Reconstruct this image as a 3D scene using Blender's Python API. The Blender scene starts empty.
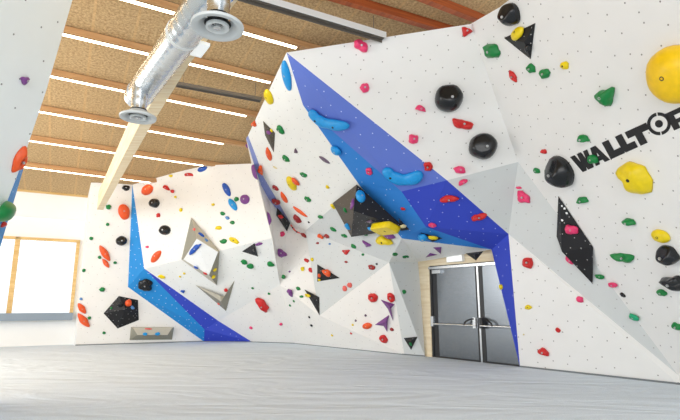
import bpy, bmesh, math, random
from mathutils import Vector, Matrix, noise
from mathutils.bvhtree import BVHTree

SC = bpy.context.scene
COL = SC.collection
R = math.radians

# ------------------------------------------------------------------ survey
FOC, PITCH, EYE = 490.0, R(10.8), Vector((0, 0, 1.15))
CP, SP = math.cos(PITCH), math.sin(PITCH)

def ray(px, py):
    a, b = px - 340.0, 210.0 - py
    return Vector((a, FOC * CP - b * SP, FOC * SP + b * CP))

def at(px, py, d):                       # point at forward distance d (metres)
    r = ray(px, py)
    return EYE + r * (d / r.y)

def fl(px, py, z=0.0):                   # point on the mat
    r = ray(px, py)
    return EYE + r * ((z - EYE.z) / r.z)

def onplane(px, py, p0, n):
    r = ray(px, py)
    return EYE + r * ((p0 - EYE).dot(n) / r.dot(n))

def pl(px, py, a, b, c, off=0.0):        # point on the plane of three points
    n = (b - a).cross(c - a).normalized()
    if n.dot(EYE - a) < 0: n = -n
    return onplane(px, py, a + n * off, n)

# the roof: falls gently away from the camera
VD = Vector((-0.486, 0.874, 0))
UD = Vector((0.874, 0.486, 0))
ROOF_A, ROOF_B = 5.61, 0.15
ROOF_N = Vector((-0.486 * ROOF_B, 0.874 * ROOF_B, 1)).normalized()
ROOF_P = EYE + Vector((0, 0, ROOF_A))
def roof(px, py, off=0.0):
    return onplane(px, py, ROOF_P + Vector((0, 0, -off)), ROOF_N)

# ------------------------------------------------------------------ materials
def lin(c):
    return tuple(((v / 255) / 12.92 if v / 255 <= 0.04045 else ((v / 255 + 0.055) / 1.055) ** 2.4) for v in c) + (1.0,)

def nodes(name):
    m = bpy.data.materials.new(name); m.use_nodes = True
    nt = m.node_tree
    return m, nt, nt.nodes['Principled BSDF']

def plain(name, c, rough=0.5, metal=0.0, spec=0.5, var=0.0, scale=30, emit=0):
    m, nt, b = nodes(name)
    b.inputs['Base Color'].default_value = lin(c)
    b.inputs['Roughness'].default_value = rough
    b.inputs['Metallic'].default_value = metal
    b.inputs['Specular IOR Level'].default_value = spec
    if var:
        tc = nt.nodes.new('ShaderNodeTexCoord'); n = nt.nodes.new('ShaderNodeTexNoise')
        n.inputs['Scale'].default_value = scale; n.inputs['Detail'].default_value = 4
        mx = nt.nodes.new('ShaderNodeMixRGB'); mx.blend_type = 'MULTIPLY'
        mx.inputs[1].default_value = lin(c)
        rp = nt.nodes.new('ShaderNodeValToRGB')
        rp.color_ramp.elements[0].position = .3; rp.color_ramp.elements[0].color = (1 - var, 1 - var, 1 - var, 1)
        rp.color_ramp.elements[1].position = .7
        nt.links.new(tc.outputs['Object'], n.inputs['Vector']); nt.links.new(n.outputs['Fac'], rp.inputs[0])
        nt.links.new(rp.outputs[0], mx.inputs[2]); mx.inputs[0].default_value = 1
        nt.links.new(mx.outputs[0], b.inputs['Base Color'])
    if emit:
        b.inputs['Emission Color'].default_value = lin(c); b.inputs['Emission Strength'].default_value = emit
    return m

def dotted(name, c, dot, spacing=0.24, rad=0.010, rough=0.55, fine=0.03, jit=.55):
    """painted panel with T-nut holes on a loose grid (UV in metres)"""
    m, nt, b = nodes(name)
    N, L = nt.nodes.new, nt.links.new
    uv = N('ShaderNodeUVMap')
    mp = N('ShaderNodeMapping'); mp.inputs['Scale'].default_value = (1 / spacing,) * 3
    mp.inputs['Rotation'].default_value = (0, 0, .5)
    L(uv.outputs[0], mp.inputs[0])
    vo = N('ShaderNodeTexVoronoi'); vo.voronoi_dimensions = '2D'; vo.inputs['Scale'].default_value = 1
    vo.inputs['Randomness'].default_value = jit
    L(mp.outputs[0], vo.inputs['Vector'])
    lt = N('ShaderNodeMapRange'); lt.inputs[1].default_value = rad / spacing * .8; lt.inputs[2].default_value = rad / spacing * 1.2
    lt.inputs[3].default_value = 1; lt.inputs[4].default_value = 0
    L(vo.outputs['Distance'], lt.inputs[0])
    no = N('ShaderNodeTexNoise'); no.inputs['Scale'].default_value = 3.0; no.inputs['Detail'].default_value = 5
    L(uv.outputs[0], no.inputs['Vector'])
    mr = N('ShaderNodeMapRange'); mr.inputs[3].default_value = 1 - fine; mr.inputs[4].default_value = 1 + fine
    L(no.outputs['Fac'], mr.inputs[0])
    mu = N('ShaderNodeMixRGB'); mu.blend_type = 'MULTIPLY'; mu.inputs[0].default_value = 1
    mu.inputs[1].default_value = lin(c); L(mr.outputs[0], mu.inputs[2])
    mx = N('ShaderNodeMixRGB'); L(lt.outputs[0], mx.inputs[0]); L(mu.outputs[0], mx.inputs[1])
    mx.inputs[2].default_value = lin(dot)
    L(mx.outputs[0], b.inputs['Base Color'])
    n2 = N('ShaderNodeTexNoise'); n2.inputs['Scale'].default_value = 180; L(uv.outputs[0], n2.inputs['Vector'])
    bp = N('ShaderNodeBump'); bp.inputs['Strength'].default_value = .12; bp.inputs['Distance'].default_value = .004
    L(n2.outputs['Fac'], bp.inputs['Height']); L(bp.outputs[0], b.inputs['Normal'])
    b.inputs['Roughness'].default_value = rough
    b.inputs['Specular IOR Level'].default_value = .3
    return m

M = {}
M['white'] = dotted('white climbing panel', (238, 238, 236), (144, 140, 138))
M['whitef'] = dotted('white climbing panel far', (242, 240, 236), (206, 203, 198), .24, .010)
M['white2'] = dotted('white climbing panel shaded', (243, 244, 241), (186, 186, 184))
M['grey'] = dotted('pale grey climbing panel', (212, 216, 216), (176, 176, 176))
M['lblue'] = dotted('light blue panel', (38, 140, 214), (225, 240, 250), .2)
M['mblue'] = dotted('periwinkle blue panel', (98, 122, 208), (205, 215, 245), .3, .011)
M['cblue'] = dotted('azure blue panel', (50, 130, 212), (190, 215, 245), .3)
M['dblue'] = dotted('royal blue panel', (54, 74, 192), (165, 178, 230), .25, .011)
M['washedblue'] = dotted('blue panel washed by strong light', (140, 154, 212), (225, 230, 250), .3)  # blue paint, with the washing-out of strong light put into the colour
M['leftp'] = dotted('cool grey white panel', (244, 248, 246), (140, 138, 140), .3, .009)
M['plaster'] = plain('white plaster', (244, 244, 242), .8, var=.03, scale=2)
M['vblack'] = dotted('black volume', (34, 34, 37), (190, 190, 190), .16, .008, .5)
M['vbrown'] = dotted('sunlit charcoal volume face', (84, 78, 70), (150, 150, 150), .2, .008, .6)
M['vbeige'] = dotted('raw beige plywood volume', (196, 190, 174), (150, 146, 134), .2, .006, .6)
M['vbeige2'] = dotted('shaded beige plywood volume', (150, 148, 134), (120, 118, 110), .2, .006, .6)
M['vwhite'] = dotted('white volume', (238, 240, 240), (190, 190, 190), .2, .006, .6)
M['vpurple'] = plain('purple volume', (122, 62, 140), .5, var=.1)
HC = dict(G=(8, 132, 62), R=(212, 36, 36), P=(240, 62, 118), O=(242, 92, 36), Y=(242, 214, 14), K=(24, 27, 31),
          V=(132, 70, 146), B=(24, 156, 230), D=(30, 86, 186), N=(158, 32, 34), C=(232, 220, 170), S=(240, 110, 100),
          T=(20, 170, 120), A=(110, 90, 110), W=(236, 236, 232), Q=(252, 206, 12), M=(96, 146, 206))
for k, c in HC.items():
    M['h' + k] = plain('resin hold ' + k, c, .38 if k != 'K' else .22, var=.12, scale=14, spec=.45)
M['bolt'] = plain('steel bolt', (190, 190, 190), .35, .8)
M['boltdark'] = plain('bolt hole', (30, 30, 32), .5)

def wood(name, c1, c2, sc=(1, 14, 14), rough=.6):
    m, nt, b = nodes(name); N, L = nt.nodes.new, nt.links.new
    tc = N('ShaderNodeTexCoord'); mp = N('ShaderNodeMapping'); mp.inputs['Scale'].default_value = sc
    L(tc.outputs['UV'], mp.inputs[0])
    n = N('ShaderNodeTexNoise'); n.inputs['Scale'].default_value = 1.2; n.inputs['Detail'].default_value = 6; n.inputs['Distortion'].default_value = .6
    L(mp.outputs[0], n.inputs['Vector'])
    r = N('ShaderNodeValToRGB'); r.color_ramp.elements[0].position = .3; r.color_ramp.elements[1].position = .72
    r.color_ramp.elements[0].color = lin(c2); r.color_ramp.elements[1].color = lin(c1)
    L(n.outputs['Fac'], r.inputs[0]); L(r.outputs[0], b.inputs['Base Color'])
    b.inputs['Roughness'].default_value = rough
    return m
M['glulam'] = wood('spruce glulam', (252, 236, 204), (234, 208, 164))
M['purlin'] = wood('stained timber purlin', (212, 168, 118), (186, 138, 90))
M['purlind'] = wood('dark timber purlin', (184, 92, 38), (140, 64, 26))
M['jamb'] = wood('pale pine jamb', (240, 226, 198), (220, 200, 164))
M['winwood'] = wood('window timber', (232, 200, 140), (206, 166, 100))

def ceiling_mat():
    m, nt, b = nodes('wood wool ceiling board'); N, L = nt.nodes.new, nt.links.new
    tc = N('ShaderNodeUVMap')
    n = N('ShaderNodeTexNoise'); n.inputs['Scale'].default_value = 24; n.inputs['Detail'].default_value = 6; n.inputs['Roughness'].default_value = .75
    L(tc.outputs[0], n.inputs['Vector'])
    r = N('ShaderNodeValToRGB'); e = r.color_ramp.elements
    e[0].position = .36; e[0].color = lin((156, 122, 78)); e[1].position = .64; e[1].color = lin((218, 187, 140))
    L(n.outputs['Fac'], r.inputs[0])
    # board joints across the bays
    sx = N('ShaderNodeSeparateXYZ'); L(tc.outputs[0], sx.inputs[0])
    d = N('ShaderNodeMath'); d.operation = 'DIVIDE'; d.inputs[1].default_value = .62; L(sx.outputs['X'], d.inputs[0])
    f = N('ShaderNodeMath'); f.operation = 'FRACT'; L(d.outputs[0], f.inputs[0])
    g = N('ShaderNodeMath'); g.operation = 'LESS_THAN'; g.inputs[1].default_value = .07; L(f.outputs[0], g.inputs[0])
    h = N('ShaderNodeMath'); h.operation = 'MULTIPLY'; h.inputs[1].default_value = .3; L(g.outputs[0], h.inputs[0])
    mx = N('ShaderNodeMixRGB'); L(h.outputs[0], mx.inputs[0]); L(r.outputs[0], mx.inputs[1]); mx.inputs[2].default_value = lin((226, 182, 124))
    L(mx.outputs[0], b.inputs['Base Color']); b.inputs['Roughness'].default_value = .9
    bp = N('ShaderNodeBump'); bp.inputs['Strength'].default_value = .5; bp.inputs['Distance'].default_value = .02
    L(n.outputs['Fac'], bp.inputs['Height']); L(bp.outputs[0], b.inputs['Normal'])
    return m
M['ceil'] = ceiling_mat()

def mat_floor():
    m, nt, b = nodes('grey fabric crash mat'); N, L = nt.nodes.new, nt.links.new
    tc = N('ShaderNodeTexCoord')
    n = N('ShaderNodeTexNoise'); n.inputs['Scale'].default_value = 60; n.inputs['Detail'].default_value = 6; n.inputs['Roughness'].default_value = .8
    L(tc.outputs['Object'], n.inputs['Vector'])
    mp = N('ShaderNodeMapping'); mp.inputs['Rotation'].default_value = (0, 0, R(-12)); mp.inputs['Scale'].default_value = (.4, 1.1, 1)
    L(tc.outputs['Object'], mp.inputs[0])
    w = N('ShaderNodeTexNoise'); w.inputs['Scale'].default_value = 1.6; w.inputs['Detail'].default_value = 4; w.inputs['Distortion'].default_value = 1.1
    L(mp.outputs[0], w.inputs['Vector'])
    r = N('ShaderNodeValToRGB'); e = r.color_ramp.elements
    e[0].position = .3; e[0].color = lin((196, 208, 219)); e[1].position = .7; e[1].color = lin((230, 239, 247))
    L(n.outputs['Fac'], r.inputs[0]); L(r.outputs[0], b.inputs['Base Color'])
    w.inputs['Scale'].default_value = 1.1; w.inputs['Detail'].default_value = 3.5; w.inputs['Distortion'].default_value = 2.2
    b1 = N('ShaderNodeBump'); b1.inputs['Strength'].default_value = .6; b1.inputs['Distance'].default_value = .17
    L(w.outputs['Fac'], b1.inputs['Height'])
    b2 = N('ShaderNodeBump'); b2.inputs['Strength'].default_value = .3; b2.inputs['Distance'].default_value = .006
    L(n.outputs['Fac'], b2.inputs['Height']); L(b1.outputs[0], b2.inputs['Normal']); L(b2.outputs[0], b.inputs['Normal'])
    b.inputs['Roughness'].default_value = .9; b.inputs['Specular IOR Level'].default_value = .2
    return m
M['mat'] = mat_floor()

def steel(name, c, rough, streak=(2, 60, 1)):
    m, nt, b = nodes(name); N, L = nt.nodes.new, nt.links.new
    b.inputs['Base Color'].default_value = lin(c); b.inputs['Metallic'].default_value = 1
    tc = N('ShaderNodeTexCoord'); mp = N('ShaderNodeMapping'); mp.inputs['Scale'].default_value = streak
    L(tc.outputs['UV'], mp.inputs[0])
    n = N('ShaderNodeTexNoise'); n.inputs['Scale'].default_value = 4; n.inputs['Detail'].default_value = 4
    L(mp.outputs[0], n.inputs['Vector'])
    mr = N('ShaderNodeMapRange'); mr.inputs[3].default_value = rough - .08; mr.inputs[4].default_value = rough + .1
    L(n.outputs['Fac'], mr.inputs[0]); L(mr.outputs[0], b.inputs['Roughness'])
    bp = N('ShaderNodeBump'); bp.inputs['Strength'].default_value = .06; bp.inputs['Distance'].default_value = .01
    L(n.outputs['Fac'], bp.inputs['Height']); L(bp.outputs[0], b.inputs['Normal'])
    return m
M['door'] = steel('brushed steel door', (128, 133, 138), .24)
M['duct'] = steel('galvanised duct', (215, 218, 220), .24)
M['chrome'] = plain('satin chrome', (214, 216, 218), .25, 1)
M['doorblack'] = plain('black door profile', (26, 28, 32), .4)
M['diff'] = plain('grey painted diffuser', (206, 210, 210), .4, .0)
M['railg'] = plain('galvanised rail', (226, 228, 226), .45, .0)
M['raild'] = plain('dark rail', (96, 90, 82), .6)
M['led'] = plain('warm led', (255, 232, 196), .5, emit=9)
M['text'] = plain('black wall lettering', (26, 27, 30), .6)
M['boxw'] = plain('white light box', (250, 252, 250), .4, emit=.35)
M['sillm'] = plain('blue grey sill', (136, 150, 164), .5)
def glass():
    m, nt, b = nodes('window glass')
    out = nt.nodes['Material Output']
    t = nt.nodes.new('ShaderNodeBsdfTransparent'); g = nt.nodes.new('ShaderNodeBsdfGlossy'); g.inputs['Roughness'].default_value = .02
    mx = nt.nodes.new('ShaderNodeMixShader'); mx.inputs[0].default_value = .06
    nt.links.new(t.outputs[0], mx.inputs[1]); nt.links.new(g.outputs[0], mx.inputs[2]); nt.links.new(mx.outputs[0], out.inputs[0])
    return m
M['gap'] = plain('dark grey shadow gap at mat edge', (120, 126, 130), .9)
M['glass'] = glass()

# ------------------------------------------------------------------ object helpers
def empty(name, loc=(0, 0, 0), **props):
    o = bpy.data.objects.new(name, None); COL.objects.link(o); o.location = loc
    o.empty_display_size = .1
    for k, v in props.items(): o[k] = v
    return o

def link(name, me, parent=None, mats=(), **props):
    o = bpy.data.objects.new(name, me); COL.objects.link(o)
    for m in mats: me.materials.append(M[m])
    if parent is not None:
        o.parent = parent
        o.matrix_parent_inverse = Matrix.Translation(-parent.location)
    for k, v in props.items(): o[k] = v
    return o

def uvs(me):
    """UV in metres, laid flat on each face's plane (v runs up the face)"""
    ul = me.uv_layers.new(name='UVMap')
    for p in me.polygons:
        n = p.normal
        t = Vector((0, 0, 1)).cross(n)
        t = Vector((1, 0, 0)) if t.length < 1e-4 else t.normalized()
        b = n.cross(t)
        for li in p.loop_indices:
            co = me.vertices[me.loops[li].vertex_index].co
            ul.data[li].uv = (co.dot(t), co.dot(b))

def mesh(name, verts, faces, parent=None, mat='white', origin=None, smooth=False, fmats=None, face_eye=False, **props):
    if origin is None:
        origin = Vector((0, 0, 0))
    me = bpy.data.meshes.new(name)
    me.from_pydata([tuple(Vector(v) - origin) for v in verts], [], faces)
    me.update()
    if face_eye:
        bm = bmesh.new(); bm.from_mesh(me); bm.faces.ensure_lookup_table()
        for f in bm.faces:
            f.normal_update()
            if f.normal.dot(EYE - (f.calc_center_median() + origin)) < 0: f.normal_flip()
        bm.to_mesh(me); bm.free()
    uvs(me)
    mats = [mat] if isinstance(mat, str) else list(mat)
    o = link(name, me, parent, mats, **props)
    if parent is None or origin.length > 0: o.location = origin
    if fmats:
        for p, i in zip(me.polygons, fmats): p.material_index = i
    if smooth:
        for p in me.polygons: p.use_smooth = True
    return o

def boxverts(c, x, y, z):
    """box centred at c with half-extent vectors x, y, z"""
    vs = [c + sx * x + sy * y + sz * z for sx in (-1, 1) for sy in (-1, 1) for sz in (-1, 1)]
    fs = [(0, 1, 3, 2), (4, 6, 7, 5), (0, 4, 5, 1), (2, 3, 7, 6), (0, 2, 6, 4), (1, 5, 7, 3)]
    return vs, fs

class MB:
    def __init__(s): s.v = []; s.f = []
    def add(s, vs, fs):
        k = len(s.v); s.v += [Vector(v) for v in vs]; s.f += [tuple(i + k for i in f) for f in fs]
    def box(s, c, x, y, z): s.add(*boxverts(Vector(c), Vector(x), Vector(y), Vector(z)))
    def tube(s, pts, rad, n=12, caps=True):
        pts = [Vector(p) for p in pts]
        rad = rad if isinstance(rad, (list, tuple)) else [rad] * len(pts)
        vs, fs = [], []
        t0 = (pts[1] - pts[0]).normalized()
        a = t0.orthogonal().normalized()
        for i, p in enumerate(pts):
            t = (pts[min(i + 1, len(pts) - 1)] - pts[max(i - 1, 0)]).normalized()
            a = (a - t * a.dot(t)).normalized(); b = t.cross(a)
            for k in range(n):
                w = 2 * math.pi * k / n
                vs.append(p + (a * math.cos(w) + b * math.sin(w)) * rad[i])
        for i in range(len(pts) - 1):
            for k in range(n):
                fs.append((i * n + k, i * n + (k + 1) % n, (i + 1) * n + (k + 1) % n, (i + 1) * n + k))
        if caps:
            fs.append(tuple(range(n - 1, -1, -1))); fs.append(tuple((len(pts) - 1) * n + k for k in range(n)))
        s.add(vs, fs)
    def lathe(s, c, axis, prof, n=32):
        """prof: (radius, offset along axis)"""
        axis = Vector(axis).normalized(); a = axis.orthogonal().normalized(); b = axis.cross(a)
        vs, fs = [], []
        for (r, h) in prof:
            for k in range(n):
                w = 2 * math.pi * k / n
                vs.append(Vector(c) + axis * h + (a * math.cos(w) + b * math.sin(w)) * r)
        for i in range(len(prof) - 1):
            for k in range(n):
                fs.append((i * n + k, i * n + (k + 1) % n, (i + 1) * n + (k + 1) % n, (i + 1) * n + k))
        s.add(vs, fs)
    def build(s, name, mat, parent=None, smooth=False, origin=None, **props):
        o = mesh(name, s.v, s.f, parent, mat, origin if parent is None else None, smooth, **props)
        me = o.data
        bm = bmesh.new(); bm.from_mesh(me); bmesh.ops.recalc_face_normals(bm, faces=bm.faces[:]); bm.to_mesh(me); bm.free()
        if smooth:
            try: me.set_sharp_from_angle(angle=R(40))
            except Exception: pass
        return o

# ------------------------------------------------------------------ camera, world
cam = bpy.data.cameras.new('camera'); cam.sensor_width = 36; cam.lens = FOC / 680 * 36
cam.clip_end = 200; cam.clip_start = .05
co = bpy.data.objects.new('camera', cam); COL.objects.link(co)
co.location = EYE; co.rotation_euler = (R(90) + PITCH, 0, 0); SC.camera = co
w = bpy.data.worlds.new('world'); SC.world = w; w.use_nodes = True
w.node_tree.nodes['Background'].inputs[0].default_value = (0.93, 0.97, 1.0, 1)
w.node_tree.nodes['Background'].inputs[1].default_value = 1.3
SC.view_settings.view_transform = 'Standard'
SC.cycles.use_denoising = True
try: SC.cycles.denoiser = 'OPENIMAGEDENOISE'
except Exception: pass
SC.cycles.max_bounces = 8; SC.cycles.diffuse_bounces = 5
# ------------------------------------------------------------------ wall vertices (surveyed from the photograph, then kept as 3-D points)
V = {}
# far corner wall (A)
V['a1t'] = roof(91, 182.5, .03); V['a1b'] = fl(75.3, 345.6); V['a2b'] = fl(204, 341.6)
V['abl'] = pl(128, 287, V['a1t'], V['a1b'], V['a2b'])
V['abx'] = pl(132.4, 184.2, V['a1t'], V['a1b'], V['a2b'])
V['abt'] = V['abx']
V['acl'] = at(144.3, 268.6, V['abl'].y - .25)
V['atr'] = at(251.5, 163.5, 12.9)
A3 = (V['abt'], roof(205, 165.4, .03), V['acl'])
V['atr'] = pl(251.5, 163.5, *A3)
V['am1'] = pl(152, 178.3, *A3); V['am2'] = pl(205, 165.4, *A3)
V['acr'] = pl(272, 238, *A3); V['atx'] = pl(300, 158, *A3); V['acx'] = pl(310, 228, *A3)
V['ablo'] = at(204.5, 329.5, V['a2b'].y - .35)
V['adk'] = at(218.5, 321, V['a2b'].y - .35)
V['abase'] = fl(252.5, 342.2)
V['abase2'] = fl(294.5, 343.6)
V['am5'] = pl(280, 284.5, V['adk'], V['abase'], V['abase2'])
# centre overhang (C)
V['P0'] = at(286.5, 52.5, 7.7)
V['c1t'] = at(248, 135.5, 10.8)
V['k'] = at(359, 184.5, 9.5)
C1 = (V['P0'], V['c1t'], V['k'])
for n, x, y in (('c1a', 256, 156), ('c1b', 263.8, 177.5), ('c1c', 274.5, 195.5), ('c1d', 289.5, 221.5), ('s', 305.5, 230.5), ('kn', 303, 105)):
    V[n] = pl(x, y, *C1)
for n, x, y, k in (('o0', 246, 138.5, 'c1t'), ('o1', 253.6, 163, 'c1a'), ('o2', 261, 185, 'c1b'), ('o3', 269, 199.5, 'c1c'), ('o4', 288.3, 223.5, 'c1d')):
    V[n] = at(x, y, V[k].y + .22)
# right (R)
V['rt'] = at(470.5, 24, 7.35); V['nose'] = at(518, 162, 8.2); V['corner'] = at(508.5, 234, 8.9)
V['rfoot'] = fl(679, 384.6)
V['rb'] = at(678, 375, fl(679, 384.6).y + .03)
V['rdoor'] = fl(520, 367)
R1 = (V['rt'], V['nose'], V['rb'])
V['rtop2'] = pl(500, 7, *R1); V['rtop3'] = pl(514, -4, *R1); V['rtop4'] = pl(700, -60, *R1)
V['rside'] = pl(830, -80, *R1); V['rsideb'] = pl(830, 380, *R1); V['rsidef'] = fl(830, 396)
V['m'] = pl(447, 180.3, V['P0'], V['rt'], V['nose'])
# blue underside
V['h'] = at(401.5, 191.5, 9.0)
V['lint'] = at(491.5, 249.5, 9.5)
V['q'] = at(426, 227, 9.35)
V['kk'] = at(362, 181, 9.4)
V['g'] = at(402, 238.5, 9.9)
# lower centre
V['d1'] = fl(433, 357); V['d2'] = fl(519.6, 366.8)
DN = Vector((-(V['d2'] - V['d1']).y, (V['d2'] - V['d1']).x, 0)).normalized()
if DN.dot(EYE - V['d1']) < 0: DN = -DN
def door(px, py, off=0.0): return onplane(px, py, V['d1'] + DN * off, DN)
V['jt'] = door(418.5, 262); V['jb'] = fl(425, 356.6)
V['e'] = at(389, 262.3, 10.9); V['eb'] = fl(404.5, 355)
V['p1'] = at(316, 241, V['s'].y + .2); V['p2'] = at(319.5, 315.5, 13.0)
V['m4'] = at(279, 283.5, V['am5'].y - .02)

def panel(parent, names, mat, name='panel', **props):
    vs = [V[n] if isinstance(n, str) else n for n in names]
    o = mesh(name, vs, [tuple(range(len(vs)))], parent, mat, face_eye=True, **props)
    # fan/ear triangulation so that folds stay crisp
    return o

WALLS = []
def tri_panel(parent, tris, mat, name='panel', **props):
    idx, vs, fs = {}, [], []
    for t in tris:
        f = []
        for n in t:
            if n not in idx: idx[n] = len(vs); vs.append(V[n])
            f.append(idx[n])
        fs.append(tuple(f))
    o = mesh(name, vs, fs, parent, mat, face_eye=True, **props)
    WALLS.append(o)
    return o

wa = empty('wall_corner', (0, 0, 0), kind='structure', label='faceted white climbing wall in the far corner with a blue stripe')
tri_panel(wa, [('a1t', 'abx', 'abl', 'a2b', 'a1b')], 'whitef', 'white_panel')
tri_panel(wa, [('abx', 'abl', 'acl'), ('abl', 'acl', 'ablo'), ('abl', 'ablo', 'a2b')], 'lblue', 'blue_stripe', label='light blue painted stripe')
tri_panel(wa, [('acl', 'ablo', 'adk'), ('ablo', 'adk', 'abase'), ('ablo', 'a2b', 'abase')], 'dblue', 'blue_stripe', label='royal blue painted stripe')
tri_panel(wa, [('abt', 'am1', 'am2', 'atr', 'acr', 'acl')], 'whitef', 'white_panel')
tri_panel(wa, [('acl', 'acr', 'am5'), ('acl', 'am5', 'adk')], 'white2', 'white_panel')
tri_panel(wa, [('adk', 'am5', 'abase2', 'abase')], 'whitef', 'white_panel')

wc = empty('wall_centre', (0, 0, 0), kind='structure', label='big overhanging white climbing wall with a diagonal blue band above the doors')
tri_panel(wc, [('P0', 'kn', 'k', 's', 'c1d', 'c1c', 'c1b', 'c1a', 'c1t')], 'white2', 'white_panel')
tri_panel(wc, [('c1t', 'o0', 'o1', 'c1a'), ('c1a', 'o1', 'o2', 'c1b'), ('c1b', 'o2', 'o3', 'c1c'), ('c1c', 'o3', 'o4', 'c1d')], 'washedblue', 'blue_edge', label='blue edge strip painted as washed pale by light')
tri_panel(wc, [('o0', 'atr', 'o1'), ('o1', 'atr', 'acr'), ('o1', 'acr', 'o2'), ('o2', 'acr', 'o3'), ('o3', 'acr', 'am5'), ('o3', 'am5', 'o4'), ('o4', 'am5', 'p1'),
               ('p1', 'am5', 'p2'), ('am5', 'abase2', 'p2'), ('o4', 'p1', 'c1d'), ('c1d', 'p1', 's')], 'whitef', 'white_panel')
tri_panel(wc, [('P0', 'rt', 'nose', 'm')], 'white', 'white_panel')
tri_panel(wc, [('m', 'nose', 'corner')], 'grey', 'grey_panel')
tri_panel(wc, [('P0', 'm', 'h'), ('P0', 'h', 'kn')], 'mblue', 'blue_band', label='periwinkle blue band')
tri_panel(wc, [('kn', 'h', 'k')], 'cblue', 'blue_band', label='azure blue lower edge of the band')
tri_panel(wc, [('k', 'h', 'g'), ('h', 'q', 'g'), ('g', 'q', 'lint')], 'cblue', 'blue_band', label='azure blue lower edge of the band')
tri_panel(wc, [('h', 'm', 'q'), ('m', 'corner', 'q'), ('q', 'corner', 'lint'), ('lint', 'corner', 'rdoor')], 'dblue', 'blue_band', label='royal blue underside')
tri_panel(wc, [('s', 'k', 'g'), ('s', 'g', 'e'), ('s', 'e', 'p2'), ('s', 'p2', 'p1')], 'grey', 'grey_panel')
tri_panel(wc, [('p2', 'e', 'eb'), ('p2', 'eb', 'abase2')], 'whitef', 'white_panel')
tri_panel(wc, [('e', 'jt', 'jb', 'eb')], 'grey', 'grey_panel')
tri_panel(wc, [('g', 'lint', 'jt'), ('g', 'jt', 'e')], 'white2', 'white_panel')

wr = empty('wall_right', (0, 0, 0), kind='structure', label='tall white climbing wall on the right with black lettering')
tri_panel(wr, [('rt', 'rtop2', 'rtop3', 'rtop4', 'rside', 'rsideb', 'rb', 'nose')], 'white', 'white_panel')
tri_panel(wr, [('nose', 'corner', 'rb')], 'grey', 'grey_panel')
tri_panel(wr, [('corner', 'rdoor', 'rfoot', 'rb'), ('rb', 'rfoot', 'rsidef', 'rsideb')], 'white', 'white_panel')

# dark strip painted as the shadow gap at the mat edge under the panels
def shadow_gap(name, names):
    vs, fs = [], []
    for n in names:
        p = V[n]; c = (EYE - p); c.z = 0; c.normalize()
        vs += [p + c * .02 + Vector((0, 0, -.01)), p + c * .02 + Vector((0, 0, .028))]
    for i in range(len(names) - 1): fs.append((2 * i, 2 * i + 2, 2 * i + 3, 2 * i + 1))
    mesh(name, vs, fs, None, 'gap', face_eye=True, kind='structure', label='thin grey shadow gap strip at the mat edge along the foot of the climbing wall')
shadow_gap('shadow_gap_back', ['a1b', 'a2b', 'abase', 'abase2', 'eb', 'jb'])
shadow_gap('shadow_gap_right', ['rdoor', 'rfoot', 'rsidef'])

# near left wall
V['l1'] = at(74, -6, 4.4); V['l2'] = at(46.4, 90, 4.7); V['l3'] = at(20.5, 167, 4.95); V['l3b'] = at(24.3, 165, 5.1)
V['l4'] = at(-3, 236, 5.1); V['l5'] = at(0.5, 238, 5.3); V['l6'] = at(-60, 300, 5.1); V['l6b'] = at(-40, 305, 5.3)
Lp = (V['l1'], V['l3'], at(-120, 60, 3.3))
V['l4'] = pl(-5, 233, *Lp); V['l6'] = pl(-75, 395, *Lp); V['l0'] = pl(-260, 420, *Lp); V['lt'] = pl(-320, -90, *Lp); V['l2'] = pl(46.4, 90, *Lp)
V['lt1'] = pl(84, -40, *Lp)
wl = empty('wall_left', (0, 0, 0), kind='structure', label='pale grey climbing wall cut off by the left edge')
tri_panel(wl, [('lt1', 'l2', 'l3', 'l4', 'l6', 'l0', 'lt')], 'leftp', 'white_panel')
V['l3b'] = at(25.2, 163, V['l3'].y + .24); V['l5'] = at(3.5, 236, V['l4'].y + .6); V['l6b'] = at(-40, 390, V['l6'].y + .7)
tri_panel(wl, [('l3', 'l3b', 'l5', 'l4'), ('l4', 'l5', 'l6b', 'l6')], 'lblue', 'blue_edge', label='light blue edge facet')

# window wall and short return
WB1 = fl(73, 344.4)
WN = Vector((UD.y, -UD.x, 0))
def win(px, py, off=0.0): return onplane(px, py, WB1 + WN * off, WN)
wb = empty('wall_back', (0, 0, 0), kind='structure', label='white end wall with a long window')
zt = win(84.5, 196).z
def wq(u0, u1, z0, z1, off=0.0):
    o = WB1 + WN * off
    return [o + UD * u0 + Vector((0, 0, z0 - o.z)), o + UD * u1 + Vector((0, 0, z0 - o.z)), o + UD * u1 + Vector((0, 0, z1 - o.z)), o + UD * u0 + Vector((0, 0, z1 - o.z))]
def wu(px, py): return (win(px, py) - WB1).dot(UD)
zs, zl = win(40, 319.5).z, win(40, 238).z
u_r, u_l = wu(77.2, 270), -8.5
m = MB()
for q in (wq(u_l, .12, 0, zs), wq(u_l, .12, zl, zt + .4), wq(u_r, .12, zs, zl)):
    m.add(q, [(0, 1, 2, 3)])
m.build('plaster', 'plaster', wb)
ret = [WB1, V['a1b'], V['a1t'], V['a1t'] + Vector((0, 0, .5)), WB1 + Vector((0, 0, zt + .4))]
mesh('plaster_return', ret, [(0, 1, 2, 3, 4)], wb, 'plaster', face_eye=True)
zc = win(40, 217.5).z
m = MB(); q = wq(u_l, .1, zc, zt, .08); q2 = wq(u_l, .1, zc, zt, 0)
m.add(q + q2, [(0, 1, 2, 3), (0, 4, 5, 1), (3, 2, 6, 7)]); m.build('plaster_band', 'plaster', wb)
tr = MB()
zb = zt
tr.box(WB1 + WN * .1 + UD * ((u_l + .1) / 2) + Vector((0, 0, zb)), UD * ((.1 - u_l) / 2), WN * .05, Vector((0, 0, .06)))
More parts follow.
